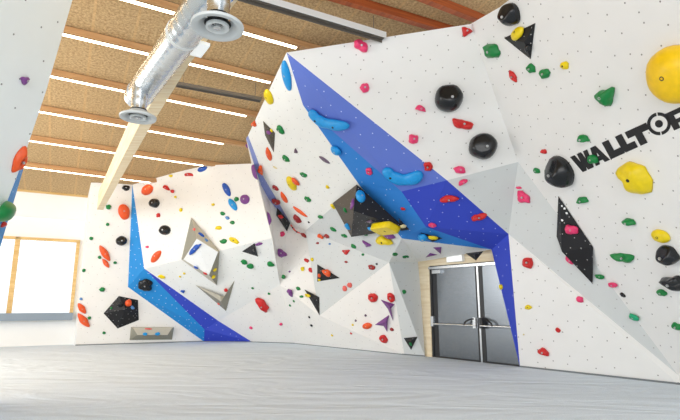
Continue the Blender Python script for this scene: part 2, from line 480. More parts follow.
tr.build('trim_1', 'winwood', kind='structure', label='timber batten where the end wall meets the ceiling')
# window
wi = empty('window_1', WB1 + UD * u_r + Vector((0, 0, zs)), kind='structure', label='long timber framed window above the pale blue sill')
fw = .09
um = wu(13.5, 275)
fr = MB()
def wbar(u0, u1, z0, z1, t=.06): fr.box(WB1 + WN * .0 + UD * ((u0 + u1) / 2) + Vector((0, 0, (z0 + z1) / 2)), UD * ((u1 - u0) / 2), WN * t, Vector((0, 0, (z1 - z0) / 2)))
wbar(u_l, u_r, zl - fw * .8, zl); wbar(u_r - fw, u_r, zs, zl); wbar(u_l, u_r, zs + .1, zs + .16)
fr.build('frame', 'winwood', wi)
for uu in (um, um - 2.2, um - 4.4):
    fr = MB(); wbar(uu - .06, uu + .06, zs, zl); fr.build('mullion', 'winwood', wi)
e = [um - 4.4, um - 2.2, um, u_r]
for a, b in zip(e[:-1], e[1:]):
    mesh('pane', wq(a + .06, b - .06, zs + .1, zl - .06, -.01), [(0, 1, 2, 3)], wi, 'glass')
fr = MB(); fr.box(WB1 + WN * .1 + UD * ((u_l + u_r) / 2) + Vector((0, 0, zs + .08)), UD * ((u_r - u_l) / 2), WN * .14, Vector((0, 0, .10)))
fr.build('sill', 'sillm', wi)

# floor
bm = bmesh.new()
bmesh.ops.create_grid(bm, x_segments=2, y_segments=2, size=1)
me = bpy.data.meshes.new('floor'); bm.to_mesh(me); bm.free()
for v in me.vertices: v.co = Vector((v.co.x * 16, v.co.y * 13 + 8, 0))
uvs(me); link('floor', me, None, ['mat'], kind='structure', label='pale grey fabric covered crash mat floor')

# ceiling: boards
def rp(u, v, off=0.0): return EYE + UD * u + VD * v + Vector((0, 0, ROOF_A - ROOF_B * v - off))
def ruv(px, py): p = roof(px, py) - EYE; return p.dot(UD), p.dot(VD)
uend = 9.0
vw = (WB1 - EYE).dot(VD) + .1
c = [rp(-10, -1.0), rp(uend + 4, -1.0), rp(uend + 4, vw), rp(-10, vw)]
me = bpy.data.meshes.new('ceiling'); me.from_pydata([tuple(x) for x in c], [], [(3, 2, 1, 0)]); me.update()
ul = me.uv_layers.new(name='UVMap')
for li, l in enumerate(me.loops):
    co_ = me.vertices[l.vertex_index].co - EYE; ul.data[li].uv = (co_.dot(UD), co_.dot(VD))
link('ceiling', me, None, ['ceil'], kind='structure', label='brown wood wool board ceiling')
# purlins with LED strips: (pixel on the line, left end px, right end px, lit)
# ------------------------------------------------------------------ roof timbers, LED strips
def purlin(p_l, p_r, led_end=None, mat='purlin', hgt=.11, wid=.09, label=None, led_label=None):
    a, b = roof(*p_l, hgt + .02), roof(*p_r, hgt + .02)
    d = (b - a).normalized(); up = Vector((0, 0, 1)); s = d.cross(up).normalized()
    if s.dot(VD) < 0: s = -s
    a = a - d * 3; b = b + d * 3          # the timbers run on past what can be seen
    c = (a + b) / 2
    mb = MB(); mb.box(c + up * (hgt / 2 + .02) - s * (wid * .3), d * ((b - a).length / 2), s * (wid / 2), up * (hgt / 2))
    mb.build('ceiling_beam', mat, kind='structure', label=label)
    if led_end:
        e = roof(*led_end, hgt + .02)
        L_ = (e - a).length
        t = empty('strip_light', a + d * (L_ / 2), label=led_label, category='strip light', group='LED strip lights along the ceiling timbers')
        mb = MB(); mb.box(a + d * (L_ / 2) + up * .0, d * (L_ / 2), s * .028, up * .006)
        mb.build('diffuser', 'led', t)
        mb = MB(); mb.box(a + d * (L_ / 2) + up * .008, d * (L_ / 2 + .01), s * .045, up * .003)
        mb.build('housing', 'chrome', t)
ORD = [((40, -24), (310, 52), (296, 48.5), 'warm LED strip light at the top of the frame, passing behind the nearer round diffuser'),
       ((36, 28.5), (292, 88), (270, 82.8), 'second warm LED strip light from the top, ending by the yellow hold of the overhang'),
       ((24, 71.3), (268, 120.7), (246, 116.2), 'third warm LED strip light from the top, just beyond the thin dark rail'),
       ((14, 107.5), (262, 151), (223, 144.2), 'fourth warm LED strip light from the top, passing below the farther round diffuser'),
       ((8, 138), (240, 171), (203, 165.8), 'fifth warm LED strip light from the top, ending above the far corner wall'),
       ((4, 164.8), (200, 188.8), (150, 182.6), 'lowest warm LED strip light, ending above the blue stripe tip')]
for i, (a, b, e, lb) in enumerate(ORD):
    purlin(a, b, e, label='stained timber ceiling purlin carrying an LED strip', led_label=lb)
purlin((250, -22), (520, 57), None, 'purlind', .14, .11, label='dark orange timber purlin above the overhang')
purlin((360, -21), (560, 56), None, 'purlind', .14, .11, label='dark orange timber purlin nearest the right wall')

# glulam beam (gently arched), seen from below
pts = []
for px, py in ((97, 209.5), (117.5, 168), (138.8, 126), (174, 62), (214, 3), (248, -45)):
    r = ray(px, py); pts.append(EYE + r * (2.5 / r.z))
bm_ = MB(); vs = []; fs = []
for i, p in enumerate(pts):
    t = (pts[min(i + 1, len(pts) - 1)] - pts[max(i - 1, 0)]); t.z = 0; t.normalize()
    s = Vector((t.y, -t.x, 0)).normalized()      # to the camera's right
    if s.x < 0: s = -s
    h = Vector((0, 0, .5))
    vs += [p, p + s * .15, p + s * .15 + h, p + h]
for i in range(len(pts) - 1):
    k = 4 * i
    for j in range(4): fs.append((k + j, k + (j + 1) % 4, k + 4 + (j + 1) % 4, k + 4 + j))
fs += [(0, 1, 2, 3), tuple(4 * (len(pts) - 1) + j for j in (3, 2, 1, 0))]
bm_.add(vs, fs); bm_.build('ceiling_beam', 'glulam', kind='structure', label='pale spruce glulam beam running to the far corner')

# ------------------------------------------------------------------ ventilation duct with two round diffusers
KD = .85
ZD = 1.15 + 2.35 * KD
dif = []
for px, py in ((138, 117.5), (217.5, 27)):
    r = ray(px, py); dif.append(EYE + r * ((ZD - EYE.z) / r.z))
a0 = at(140, 94, 6.35 * KD)
a1 = at(200.5, 10, a0.y * 1)          # direction through the second sighting at the same height
r = ray(200.5, 10); a1 = EYE + r * ((a0.z - EYE.z) / r.z)
dd = (a1 - a0).normalized()
near = a1 + dd * 2.0
t = empty('ventilation_duct', a0, label='silver spiral ventilation duct hung under the ceiling beside the glulam beam', category='duct')
mb = MB(); pr = []; L_ = (near - a0).length; n_ = 90
P_, R_ = [], []
for i in range(n_ + 1):
    x = i / n_ * L_
    P_.append(a0 - dd * .12 + dd * x); R_.append(KD * (.172 + (.007 if i % 3 == 0 else 0)))
P_ = [P_[0] - dd * .03] + P_; R_ = [.14 * KD] + R_
mb.tube(P_, R_, 28); mb.build('spiral_pipe', 'duct', t, smooth=True)
mb = MB(); mb.tube([a0 + dd * .02, a0 + dd * .05], [.186 * KD] * 2, 28); mb.build('clamp_ring', 'duct', t, smooth=True)
for q in (1.6, 3.4):
    c = a0 + dd * q
    mb = MB(); mb.tube([c - dd * .02, c + dd * .02], KD * .184, 28); mb.tube([c + Vector((0, 0, .15)), c + Vector((0, 0, 1.1))], .006, 6); mb.build('hanger', 'railg', t)
names = ['grey round ceiling diffuser on the far end of the duct', 'large grey round ceiling diffuser nearest the camera']
for i, c in enumerate(dif):
    top = a0.z
    axis_pt = Vector((c.x, c.y, top))
    mb = MB(); prof = [(.083, .09)] + [(.083 + (.004 if j % 4 == 0 else 0), .09 + (top - ZD - .09) * j / 14) for j in range(15)]
    mb.lathe(c, (0, 0, 1), prof, 28); mb.build('drop_pipe', 'duct', t, smooth=True)
    d = empty('air_vent_diffuser', c, label=names[i], category='air diffuser', group='round air diffusers under the duct')
    mb = MB(); mb.lathe(c, (0, 0, 1), [(x_ * KD, y_ * KD) for x_, y_ in [(.225, 0), (.222, -.012), (.19, -.016), (.165, .0), (.14, .03), (.115, .06), (.105, .06), (.105, .09), (.16, .05), (.225, .012), (.225, 0)]], 48)
    mb.build('flange', 'diff', d, smooth=True)
    mb = MB(); mb.lathe(c, (0, 0, 1), [(x_ * KD, y_ * KD) for x_, y_ in [(.115, .03), (.09, .05), (.0005, .052)]], 40); mb.build('throat', 'doorblack', d)
    mb = MB(); mb.lathe(c, (0, 0, 1), [(x_ * KD, y_ * KD) for x_, y_ in [(.1, .0), (.1, -.012), (.085, -.016), (.06, -.002), (.05, .02), (.045, .02), (.05, .03), (.1, .012), (.1, 0)]], 40); mb.build('inner_ring', 'diff', d, smooth=True)
    mb = MB(); mb.lathe(c, (0, 0, 1), [(x_ * KD, y_ * KD) for x_, y_ in [(.034, .01), (.034, -.012), (.028, -.016), (.0005, -.016)]], 24)
    for w_ in range(3):
        an = w_ * 2.094; x = Vector((math.cos(an), math.sin(an), 0)); mb.box(c + x * .04 + Vector((0, 0, .012)), x * .04, Vector((-x.y, x.x, 0)) * .004, (0, 0, .006))
    mb.build('hub', 'chrome', d, smooth=True)

# white bracket plate on the beam beside the nearer diffuser
r = ray(199, 49); p = EYE + r * (2.47 / r.z)
bt = (pts[4] - pts[3]).normalized(); bs = Vector((bt.y, -bt.x, 0)).normalized()
mb = MB(); mb.box(p, bt * .14, bs * .065, Vector((0, 0, .015)))
mb.build('junction_box', 'boxw', None, origin=p, label='small flat white box on the glulam beam below the nearer diffuser', category='box')

# rails
def rail(pa, pb, off, w_, h_, m1, m2, label):
    a, b = roof(*pa, off), roof(*pb, off)
    d = (b - a).normalized(); up = Vector((0, 0, 1)); s = d.cross(up).normalized()
    if s.dot(VD) < 0: s = -s
    t = empty('steel_rail', (a + b) / 2, label=label, category='rail')
    c = (a + b) / 2; hl = (b - a).length / 2
    mb = MB(); mb.box(c, d * hl, s * (w_ / 2), up * .008); mb.box(c + s * w_ / 2, d * hl, s * .006, up * h_ / 2); mb.build('web', m2, t)
    mb = MB(); mb.box(c - s * w_ / 2 + up * h_ * .2, d * hl, s * .008, up * h_ / 2); mb.build('flange', m1, t)
    for q in (-.85, .85):
        mb = MB(); mb.box(c + d * hl * q + up * (off * .5), d * .004, s * .004, up * off * .5); mb.build('drop_rod', m2, t)
rail((226, -9), (384, 38), .35, .13, .1, 'railg', 'raild', 'pale galvanised cable rail hanging above the overhang top edge')
rail((176.5, 84.5), (261, 100.2), .35, .10, .06, 'raild', 'raild', 'thin dark rail hanging between two LED strips left of the overhang')

# ------------------------------------------------------------------ double door
DU = (V['d2'] - V['d1']).normalized(); UP = Vector((0, 0, 1))
def du(px, py): return (door(px, py) - V['d1']).dot(DU)
def dp(u, z, off=0.0): return V['d1'] + DU * u + DN * off + UP * z
def dbox(mb, u0, u1, z0, z1, o0, o1):
    mb.box(dp((u0 + u1) / 2, (z0 + z1) / 2, (o0 + o1) / 2), DU * ((u1 - u0) / 2), DN * ((o1 - o0) / 2), UP * ((z1 - z0) / 2))
zd = door(434, 266.5).z
uL, uR = du(431, 310), du(431, 310) + 2.25
uM0, uM1 = du(476.6, 310), du(482.4, 310)
dr = empty('door_1', dp((uL + uR) / 2, 0), kind='structure', label='brushed steel double door with push bars in a pine frame')
mb = MB(); dbox(mb, du(419, 310), uL, 0, zd + .32, -.12, .02); mb.build('jamb', 'jamb', dr)
mb = MB(); dbox(mb, uL, uR + .2, zd + .015, zd + .32, -.12, .02); mb.build('lintel', 'jamb', dr)
mb = MB(); dbox(mb, uL, uL + .055, 0, zd, -.1, 0.0); dbox(mb, uL, uR, zd - .0, zd + .018, -.1, .004); mb.build('door_frame', 'doorblack', dr)
zt_ = zd
mb = MB(); dbox(mb, uL, uR, zd - .06, zd - .008, -.02, .05); mb.build('closer_rail', 'chrome', dr)
mb = MB(); dbox(mb, uL + .1, uL + .34, zd - .16, zd - .085, -.02, .045); mb.build('closer_arm_box', 'chrome', dr)
for i, (u0, u1) in enumerate(((uL + .055, uM0), (uM1, uR))):
    mb = MB(); dbox(mb, u0, u1, .03, zd - .06, -.06, -.02)
    lf = mb.build('door_leaf', 'door', dr)
    mb = MB()
    if i == 0: dbox(mb, uM0 - .002, uM0 + .035, 0.0, zd - .06, -.06, -.005)
    else: dbox(mb, uM1 - .06, uM1 + .03, 0.0, zd - .06, -.07, -.012)
    dbox(mb, u0, u1, 0.0, .035, -.06, -.012)
    if i == 0: dbox(mb, u0, u0 + .13, .03, zd - .16, -.06, -.016)
    mb.build('edge_profile', 'doorblack', lf)
    if i == 0:
        mb = MB(); dbox(mb, uM0 + .04, uM1 - .06, 0.0, zd - .06, -.06, -.004); mb.build('meeting_stile', 'chrome', lf)
    zb_ = door(452, 324.5).z
    x0, x1 = (u0 + .02, u1 + .02) if i == 0 else (u0 - .02, u1)
    mb = MB(); mb.tube([dp(x0, zb_, .07), dp(x1, zb_, .07)], .022, 12); mb.build('push_bar', 'chrome', lf, smooth=True)
    for uu in ((x0 + .02, x1 - .03) if i == 0 else (x0 + .03, x1 - .02)):
        mb = MB(); dbox(mb, uu - .035, uu + .035, zb_ - .05, zb_ + .16, -.02, .09); mb.build('bar_bracket', 'chrome' if i == 0 else 'doorblack', lf)
    uc, sg = (x1 - .03, -1) if i == 0 else (x0 + .03, 1)
    arc = [dp(uc + sg * (.0 + .26 * math.sin(k / 10 * math.pi / 2)), zb_ + .13 - .13 * (1 - math.cos(k / 10 * math.pi / 2)), .08) for k in range(11)]
    mb = MB(); mb.tube(arc, .018, 8); mb.build('curved_lever', 'doorblack', lf, smooth=True)

# light box on the lintel
a, b = du(449.4, 258), du(465.2, 258)
z0, z1 = door(457, 262).z, door(457, 254.2).z
t = empty('light_box', dp((a + b) / 2, z0, .1), label='white rectangular light box on the timber lintel above the double door', category='light box')
mb = MB(); dbox(mb, a, b, z0, z1, .02, .10); mb.build('housing', 'plaster', t)
mb = MB(); dbox(mb, a + .015, b - .015, z0 + .012, z1 - .012, .1, .105); mb.build('front_panel', 'boxw', t)

# ------------------------------------------------------------------ lettering painted on the right wall
def R1p(tx, ty, off=.004): return pl(530 + tx / 4.2, 90 + ty / 4.2, *R1, off)
def loc(s, t): return (168 + s + .55 * t, 282 - .455 * s + 1.0 * t)
def glyph(polys, off=.004):
    mb = MB()
    for p in polys: mb.add([R1p(*loc(s, t), off) for s, t in p], [tuple(range(len(p)))])
    return mb
G_ = [
 ('W', [[(0, 0), (19, 0), (33, 70), (15, 70)], [(19, 0), (28, 36), (33, 70)], [(15, 70), (33, 70), (42, 30), (38, 0), (28, 0), (27, 36)],
        [(28, 0), (46, 0), (57, 70), (38, 70), (33, 40)], [(54, 0), (72, 0), (62, 70), (46, 70), (50, 35)]]),
 ('A', [[(70, 70), (84, 0), (103, 0), (88, 70)], [(92, 0), (106, 0), (130, 70), (108, 70)], [(88, 40), (112, 40), (116, 58), (84, 58)]]),
 ('L', [[(133, 0), (161, 0), (161, 70), (133, 70)], [(133, 44), (193, 44), (193, 70), (133, 70)]]),
 ('L', [[(188, 0), (216, 0), (216, 70), (198, 70), (188, 60)], [(197, 44), (247, 44), (247, 70), (197, 70)]]),
 ('T', [[(229, 0), (319, 0), (319, 27), (229, 27)], [(258, 20), (288, 20), (288, 70), (258, 70)]]),
 ('P', [[(399, 0), (426, 0), (426, 70), (399, 70)], [(426, 0), (476, 0), (470, 18), (426, 18)], [(452, 10), (476, 0), (480, 44), (452, 44)], [(426, 34), (476, 34), (470, 50), (426, 50)]]),
]
# clockwise order differs between strokes: each stroke is its own face
for ch, polys in G_:
    mb = MB()
    for k_, p in enumerate(polys): mb.add([R1p(*loc(s, t), .004 + .0006 * k_) for s, t in p], [tuple(range(len(p)))])
    o = mesh('letter', mb.v, mb.f, wr, 'text', face_eye=True, label='black painted letter ' + ch)
mb = MB(); cx, cy = 541.5, 142; n_ = 48
def ringpt(rx, ry, w_): return R1p(cx + rx * math.cos(w_), cy + ry * math.sin(w_) - .0 * rx)
for k_ in range(n_):
    w0, w1 = 2 * math.pi * k_ / n_, 2 * math.pi * (k_ + 1) / n_
    if k_ % 24 in (10,) or k_ in (34, ): continue
    mb.add([ringpt(50, 48, w0), ringpt(50, 48, w1), ringpt(36, 34, w1), ringpt(36, 34, w0)], [(0, 1, 2, 3)])
mb.add([ringpt(17, 16, 2 * math.pi * k_ / 24) for k_ in range(24)], [tuple(range(24))])
mesh('letter', mb.v, mb.f, wr, 'text', face_eye=True, label='black painted target ring standing for the letter O')

# ------------------------------------------------------------------ lamps: added area fills standing in for unseen windows behind and left
def area(name, loc, target, sx, sy, power, col=(1, 1, 1)):
    l = bpy.data.lights.new(name, 'AREA'); l.shape = 'RECTANGLE'; l.size = sx; l.size_y = sy; l.energy = power; l.color = col
    o = bpy.data.objects.new(name, l); COL.objects.link(o); o.location = loc
    o.rotation_euler = (Vector(target) - Vector(loc)).to_track_quat('-Z', 'Y').to_euler()
area('fill_rear', (-2.5, -4.5, 3.6), (0, 10, 2.2), 9, 4, 330, (1, .98, .95))
area('fill_side', (-9.5, 6.5, 3.0), (0, 11, 1.5), 6, 3.5, 380, (1, .99, .97))
# ------------------------------------------------------------------ ray casting onto the built walls
SURF = []      # (verts, tri, wall name)
def rebuild():
    vs, fs, tag = [], [], []
    for o, nm in SURF:
        mw = o.matrix_world if False else Matrix.Translation(o.location)
        for p in o.data.polygons:
            idx = list(p.vertices)
            for i in range(1, len(idx) - 1):
                k = len(vs)
                for j in (idx[0], idx[i], idx[i + 1]): vs.append(mw @ o.data.vertices[j].co)
                fs.append((k, k + 1, k + 2)); tag.append(nm)
    return BVHTree.FromPolygons(vs, fs), tag
WN_ = {'wall_corner': 'far corner wall', 'wall_centre': 'overhang', 'wall_right': 'right wall', 'wall_left': 'near left wall'}
for o in WALLS: SURF.append((o, WN_[o.parent.name]))
TREE, TAG = rebuild()
def hit(px, py):
    r = ray(px, py).normalized()
    p, n, i, d = TREE.ray_cast(EYE, r)
    if p is None:
        for k in range(1, 7):
            for dx, dy in ((k, 0), (0, k), (k, k), (-k, 0), (0, -k)):
                q, n, i, d = TREE.ray_cast(EYE, ray(px + dx, py + dy).normalized())
                if q is not None:
                    if n.dot(r) > 0: n = -n
                    p = onplane(px, py, q, n); return p, n, TAG[i], (p - EYE).length
        raise ValueError('no wall at %s %s' % (px, py))
    if n.dot(r) > 0: n = -n
    return p, n, TAG[i], d

# ------------------------------------------------------------------ volumes: folded plywood boxes bolted to the walls
def volume(label, verts, faces, group=None, name='climbing_volume', face_parts=None, smooth=False):
    """verts (px, py, h): the wall point seen there, lifted h metres off the wall towards the room; faces ([indices], material)"""
    P = []
    for px, py, h in verts:
        p, n, tg, d = hit(px, py)
        P.append(EYE + (p - EYE) * ((d - h) / d))
    c = sum(P, Vector()) / len(P)
    mats = []
    for f, m in faces:
        if m not in mats: mats.append(m)
    o = mesh(name, P, [f for f, m in faces], None, mats, origin=c, face_eye=True, fmats=[mats.index(m) for f, m in faces],
             label=label, category='climbing volume')
    if group: o['group'] = group
    SURF.append((o, 'volume'))
    return o
H0 = .012
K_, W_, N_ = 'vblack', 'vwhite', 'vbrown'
# far corner wall
volume('black five sided pyramid volume low on the white panel left of the blue stripe',
       [(118.8, 296, H0), (138, 300, H0), (138.8, 320, H0), (117.6, 328.5, H0), (103.6, 313.3, H0), (125, 309, .28)],
       [((0, 1, 5), K_), ((1, 2, 5), K_), ((2, 3, 5), K_), ((3, 4, 5), K_), ((4, 0, 5), K_)], 'black volumes')
volume('long low beige trapezoid volume just above the mat beside the blue stripe foot',
       [(131, 327, H0), (174, 327, H0), (172, 339.6, H0), (129.6, 340, H0), (137.5, 335, .16), (167.5, 335, .16), (133, 328, .14), (172, 328, .14)],
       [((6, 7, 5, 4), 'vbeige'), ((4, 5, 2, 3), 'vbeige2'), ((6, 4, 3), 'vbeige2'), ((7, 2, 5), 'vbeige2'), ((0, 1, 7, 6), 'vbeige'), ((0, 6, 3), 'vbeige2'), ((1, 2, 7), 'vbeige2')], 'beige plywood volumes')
volume('large diamond volume with a raised white top and beige sides on the crease',
       [(191.2, 217.4, .03), (219.4, 251, .03), (217, 285.5, .03), (181.4, 259.5, .03), (196.8, 238.5, .46), (218, 252, .14), (209, 275, .46), (183.5, 259.5, .16)],
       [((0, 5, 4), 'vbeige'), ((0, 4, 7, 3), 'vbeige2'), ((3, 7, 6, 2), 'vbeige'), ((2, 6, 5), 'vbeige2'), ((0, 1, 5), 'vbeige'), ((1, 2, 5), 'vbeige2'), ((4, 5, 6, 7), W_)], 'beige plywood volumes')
volume('beige arrowhead shaped volume pointing down below the diamond volume',
       [(195.3, 284.8, H0), (220, 295.5, .16), (234.6, 280.3, H0), (226, 311, H0), (221, 301.5, .24), (224, 296, .03)],
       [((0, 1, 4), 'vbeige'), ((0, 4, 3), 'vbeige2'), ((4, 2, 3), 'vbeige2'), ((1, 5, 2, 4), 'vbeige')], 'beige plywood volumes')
volume('black triangular volume on the far corner wall pointing left beside the overhang',
       [(242, 251.5, H0), (254.6, 243, H0), (258, 256.6, H0), (254, 250.5, .16)],
       [((0, 1, 3), K_), ((1, 2, 3), K_), ((2, 0, 3), K_)], 'black volumes')
# centre
volume('narrow charcoal diamond volume high on the overhang left edge with a yellow and purple hold',
       [(263, 120.8, H0), (275, 133, H0), (273.8, 152.6, H0), (265, 135.2, H0), (269.5, 136, .12)],
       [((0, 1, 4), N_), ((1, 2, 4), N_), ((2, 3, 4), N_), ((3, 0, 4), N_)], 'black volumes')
volume('black slanted four sided volume at the bottom end of the pale blue edge strip',
       [(277, 207.5, .12), (276.2, 215.3, .06), (287, 231.6, .10), (290.2, 223, .16), (282, 217.5, .34)],
       [((0, 1, 4), K_), ((1, 2, 4), K_), ((2, 3, 4), K_), ((3, 0, 4), K_)], 'black volumes')
volume('black triangular volume holding a cluster of orange holds on the grey panel',
       [(317.2, 264.3, H0), (339.8, 278, H0), (317.2, 281.6, H0), (322, 275, .12)],
       [((0, 1, 3), K_), ((1, 2, 3), K_), ((2, 0, 3), K_)], 'black volumes')
volume('black downward pointing volume with a yellow hold low on the centre prow',
       [(304.5, 289.5, H0), (319.3, 297.2, H0), (319.6, 315.6, H0), (313, 299, .12)],
       [((0, 1, 3), K_), ((1, 2, 3), K_), ((2, 0, 3), K_)], 'black volumes')
volume('dark green and black inverted triangle volume beside the door jamb',
       [(403.8, 338, H0), (417.6, 336.7, H0), (411, 350, H0), (411, 340.5, .14)],
       [((0, 1, 3), K_), ((1, 2, 3), K_), ((2, 0, 3), K_)], 'black volumes')
for lb, vs in (('upper purple three pointed star volume left of the grey panel by the doors', [(380.6, 299.6, H0), (394.6, 304.2, H0), (391, 308.6, H0), (393.2, 321.4, H0), (388, 309.2, H0), (389.4, 306.2, .15)]),
               ('lower purple three pointed star volume above the red disc near the mat', [(374.8, 324.8, H0), (389.2, 314.8, H0), (387.6, 322.6, H0), (387.2, 332, H0), (383.6, 326, H0), (385.4, 322.6, .15)])):
    volume(lb, vs, [((0, 1, 5), 'vpurple'), ((1, 2, 5), 'vpurple'), ((2, 3, 5), 'vpurple'), ((3, 4, 5), 'vpurple'), ((4, 0, 5), 'vpurple')], 'purple volumes')
for lb, vs in (('upright purple fin volume hanging under the overhang lip above the door', [(433, 247.5, H0), (441.5, 247, H0), (440.8, 254, H0), (438.5, 249.5, .12)]),
               ('flat purple fin volume under the overhang lip beside the door lintel', [(425.5, 257.5, H0), (430, 253, H0), (437.5, 254.8, H0), (431.5, 255, .10)])):
    volume(lb, vs, [((0, 1, 3), 'vpurple'), ((1, 2, 3), 'vpurple'), ((2, 0, 3), 'vpurple')], 'purple volumes')
# great black wedge
def absvolume(label, P, faces, group):
    c = sum(P, Vector()) / len(P); mats = []
    for f, m in faces:
        if m not in mats: mats.append(m)
    o = mesh('climbing_volume', P, [f for f, m in faces], None, mats, origin=c, face_eye=True, fmats=[mats.index(m) for f, m in faces], label=label, category='climbing volume', group=group)
    SURF.append((o, 'volume')); return o
def near(px, py, h):
    p, n, tg, d = hit(px, py); return EYE + (p - EYE) * ((d - h) / d)
pt, pl_, pb, prr = near(356.8, 184.5, .2), near(332.6, 203.2, .10), near(351.3, 237, .42), near(405.5, 228.5, .2)
pm = at(353.5, 211, min(pt.y, pb.y) - .12)
absvolume('huge black wedge volume with a charcoal left face hanging below the blue band',
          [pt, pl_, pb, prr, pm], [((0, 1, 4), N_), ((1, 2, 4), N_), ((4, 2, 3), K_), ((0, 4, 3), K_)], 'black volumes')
volume('small black triangular volume under the blue band holding light blue and yellow holds',
       [(420, 232.5, H0), (442.6, 238.3, H0), (432.5, 242, H0), (431, 237.5, .10)], [((0, 1, 3), K_), ((1, 2, 3), K_), ((2, 0, 3), K_)], 'black volumes')
volume('small black triangular volume with a cream hold at the tip of the huge wedge',
       [(398.5, 217.5, .36), (409.5, 229.6, .2), (400.5, 231, .36), (402.5, 226, .42)], [((0, 1, 3), K_), ((1, 2, 3), K_), ((2, 0, 3), K_)], 'black volumes')
P4 = [at(465.5, 253.3, 9.75), at(483.5, 251.2, 9.45), at(476, 260.5, 9.6), at(474.5, 254.5, 9.35)]
absvolume('black wedge volume hanging from the overhang lip in front of the door lintel', P4, [((0, 1, 3), K_), ((1, 2, 3), K_), ((2, 0, 3), K_), ((0, 2, 1), K_)], 'black volumes')
# right wall
volume('black triangular volume near the top of the right wall with yellow and black holds',
       [(504, 38, H0), (535.2, 23, H0), (530.6, 59.3, H0), (524.5, 42.5, .16)], [((0, 1, 3), K_), ((1, 2, 3), K_), ((2, 0, 3), K_)], 'black volumes')
o = volume('tall black faceted volume on the crease of the right wall with two pink holds',
       [(558.3, 196, .02), (593, 247, .02), (592.7, 284, .02), (562, 251.8, .16), (556.6, 236.5, .02), (560.5, 216, .15)],
       [((0, 1, 3, 5), K_), ((1, 2, 3), K_), ((0, 5, 4), K_), ((5, 3, 4), K_)], 'black volumes')
TREE, TAG = rebuild()
# scribbled white chalk logo dots on the tall volume
rnd = random.Random(4)
for px, py in ((562, 206), (564.5, 208.5), (567, 213), (562.2, 220)):
    p, n, tg, d = hit(px, py)
    e1 = n.orthogonal().normalized(); e2 = n.cross(e1)
    q_ = [p + n * .004 + (e1 * math.cos(k * 1.05) + e2 * math.sin(k * 1.05)) * (.014 + .012 * rnd.random()) - o.location for k in range(6)]
    mesh('white_mark', q_, [tuple(range(6))], None, 'vwhite', face_eye=False, label='small white scribbled mark').parent = o

# ------------------------------------------------------------------ holds
def hold_mesh(a, b, dep, shape, seed, M_=22, N_=8):
    """flat backed resin hold: local x, y on the wall, z out of it"""
    rnd = random.Random(seed)
    ph = [rnd.uniform(0, 6.28) for _ in range(5)]; am = [rnd.uniform(.02, .07) for _ in range(5)]
    nz = Vector((rnd.uniform(0, 50), rnd.uniform(0, 50), rnd.uniform(0, 50)))
    rough = {'e': .25, 'b': .35, 'p': .2, 'x': .12}.get(shape, 1.0)
    def outline(w_):
        c, s = math.cos(w_), math.sin(w_)
        r = 1 + rough * sum(am[k] * math.sin((k + 2) * w_ + ph[k]) for k in range(5)) * .8
        if shape == 'l': r *= .74 + .30 * abs(c) ** 1.2
        if shape == 's': r *= 1 / (abs(c) ** 4 + abs(s) ** 4) ** .25 * .92
        if shape == 'x': r = 1 / (abs(c) ** 9 + abs(s) ** 9) ** (1 / 9)
        if shape == 't': r *= .78 / max(math.cos(((w_ + math.pi / 2) % (2 * math.pi / 3)) - math.pi / 3), .62) * .92
        if shape == 'p': r *= 1 / (abs(c) ** 1.5 + abs(s) ** 1.5) ** (1 / 1.5) * 1.08
        return r
    vs = []
    lean = Vector((rnd.uniform(-.12, .12), rnd.uniform(.02, .2), 0))
    cut = Vector((rnd.uniform(-.5, .5), rnd.uniform(.3, .8), 1)).normalized()
    for i in range(N_ + 1):
        th = (i / N_) * math.pi / 2
        rr, zz = math.cos(th), math.sin(th)
        rr = max(rr, .0) ** .8
        if shape == 'x': rr = (1 - .12 * (i / 6) ** 2) if i <= N_ - 2 else (.55 if i == N_ - 1 else 0); zz = min(1, i / 4)
        for k in range(M_):
            w_ = 2 * math.pi * k / M_
            o_ = outline(w_) * rr
            x, y, z = o_ * math.cos(w_), o_ * math.sin(w_), zz
            if shape == 'h':
                if y < -.15: y = -.15 + (y + .15) * .08
                y -= .2
            if shape in 'jl':   # scooped upper lip
                z *= 1 - .45 * math.exp(-((y - .42) ** 2 * 9 + x * x * 2.5))
                y += .22 * (x * x - .4) * (1 if seed % 2 else -1)
            if shape == 'l': z *= .65 + .5 * min(1, abs(x) * 1.3)
            if shape == 'o': z *= 1 - .8 * math.exp(-((x - .1) ** 2 + (y - .1) ** 2) * 9)
            if shape == 'k': y += .9 * (x * x - .5); 
            if shape == 'b':
                q = x * cut.x + y * cut.y + z * cut.z
                if q > .72: 
                    e_ = (q - .72) * .85; x -= cut.x * e_; y -= cut.y * e_; z -= cut.z * e_
            p = Vector((x, y, z))
            nn = noise.noise(p * 1.7 + nz) * .16 * rough
            p *= 1 + nn
            p += lean * p.z * .8
            vs.append((p.x * a, p.y * b, max(p.z, 0) * dep))
    fs = []
    for i in range(N_):
        for k in range(M_):
            fs.append((i * M_ + k, i * M_ + (k + 1) % M_, (i + 1) * M_ + (k + 1) % M_, (i + 1) * M_ + k))
    fs.append(tuple(range(M_ - 1, -1, -1)))
    fs.append(tuple(N_ * M_ + k for k in range(M_)))
    return vs, fs
CN = dict(G='green', R='red', P='pink', O='orange', Y='yellow', K='black', V='purple', B='light blue', D='blue', N='dark red', C='cream', S='salmon',
          T='teal green', A='mauve', W='white', Q='yellow', M='grey blue')
COUNT = [0]
PLACED = []
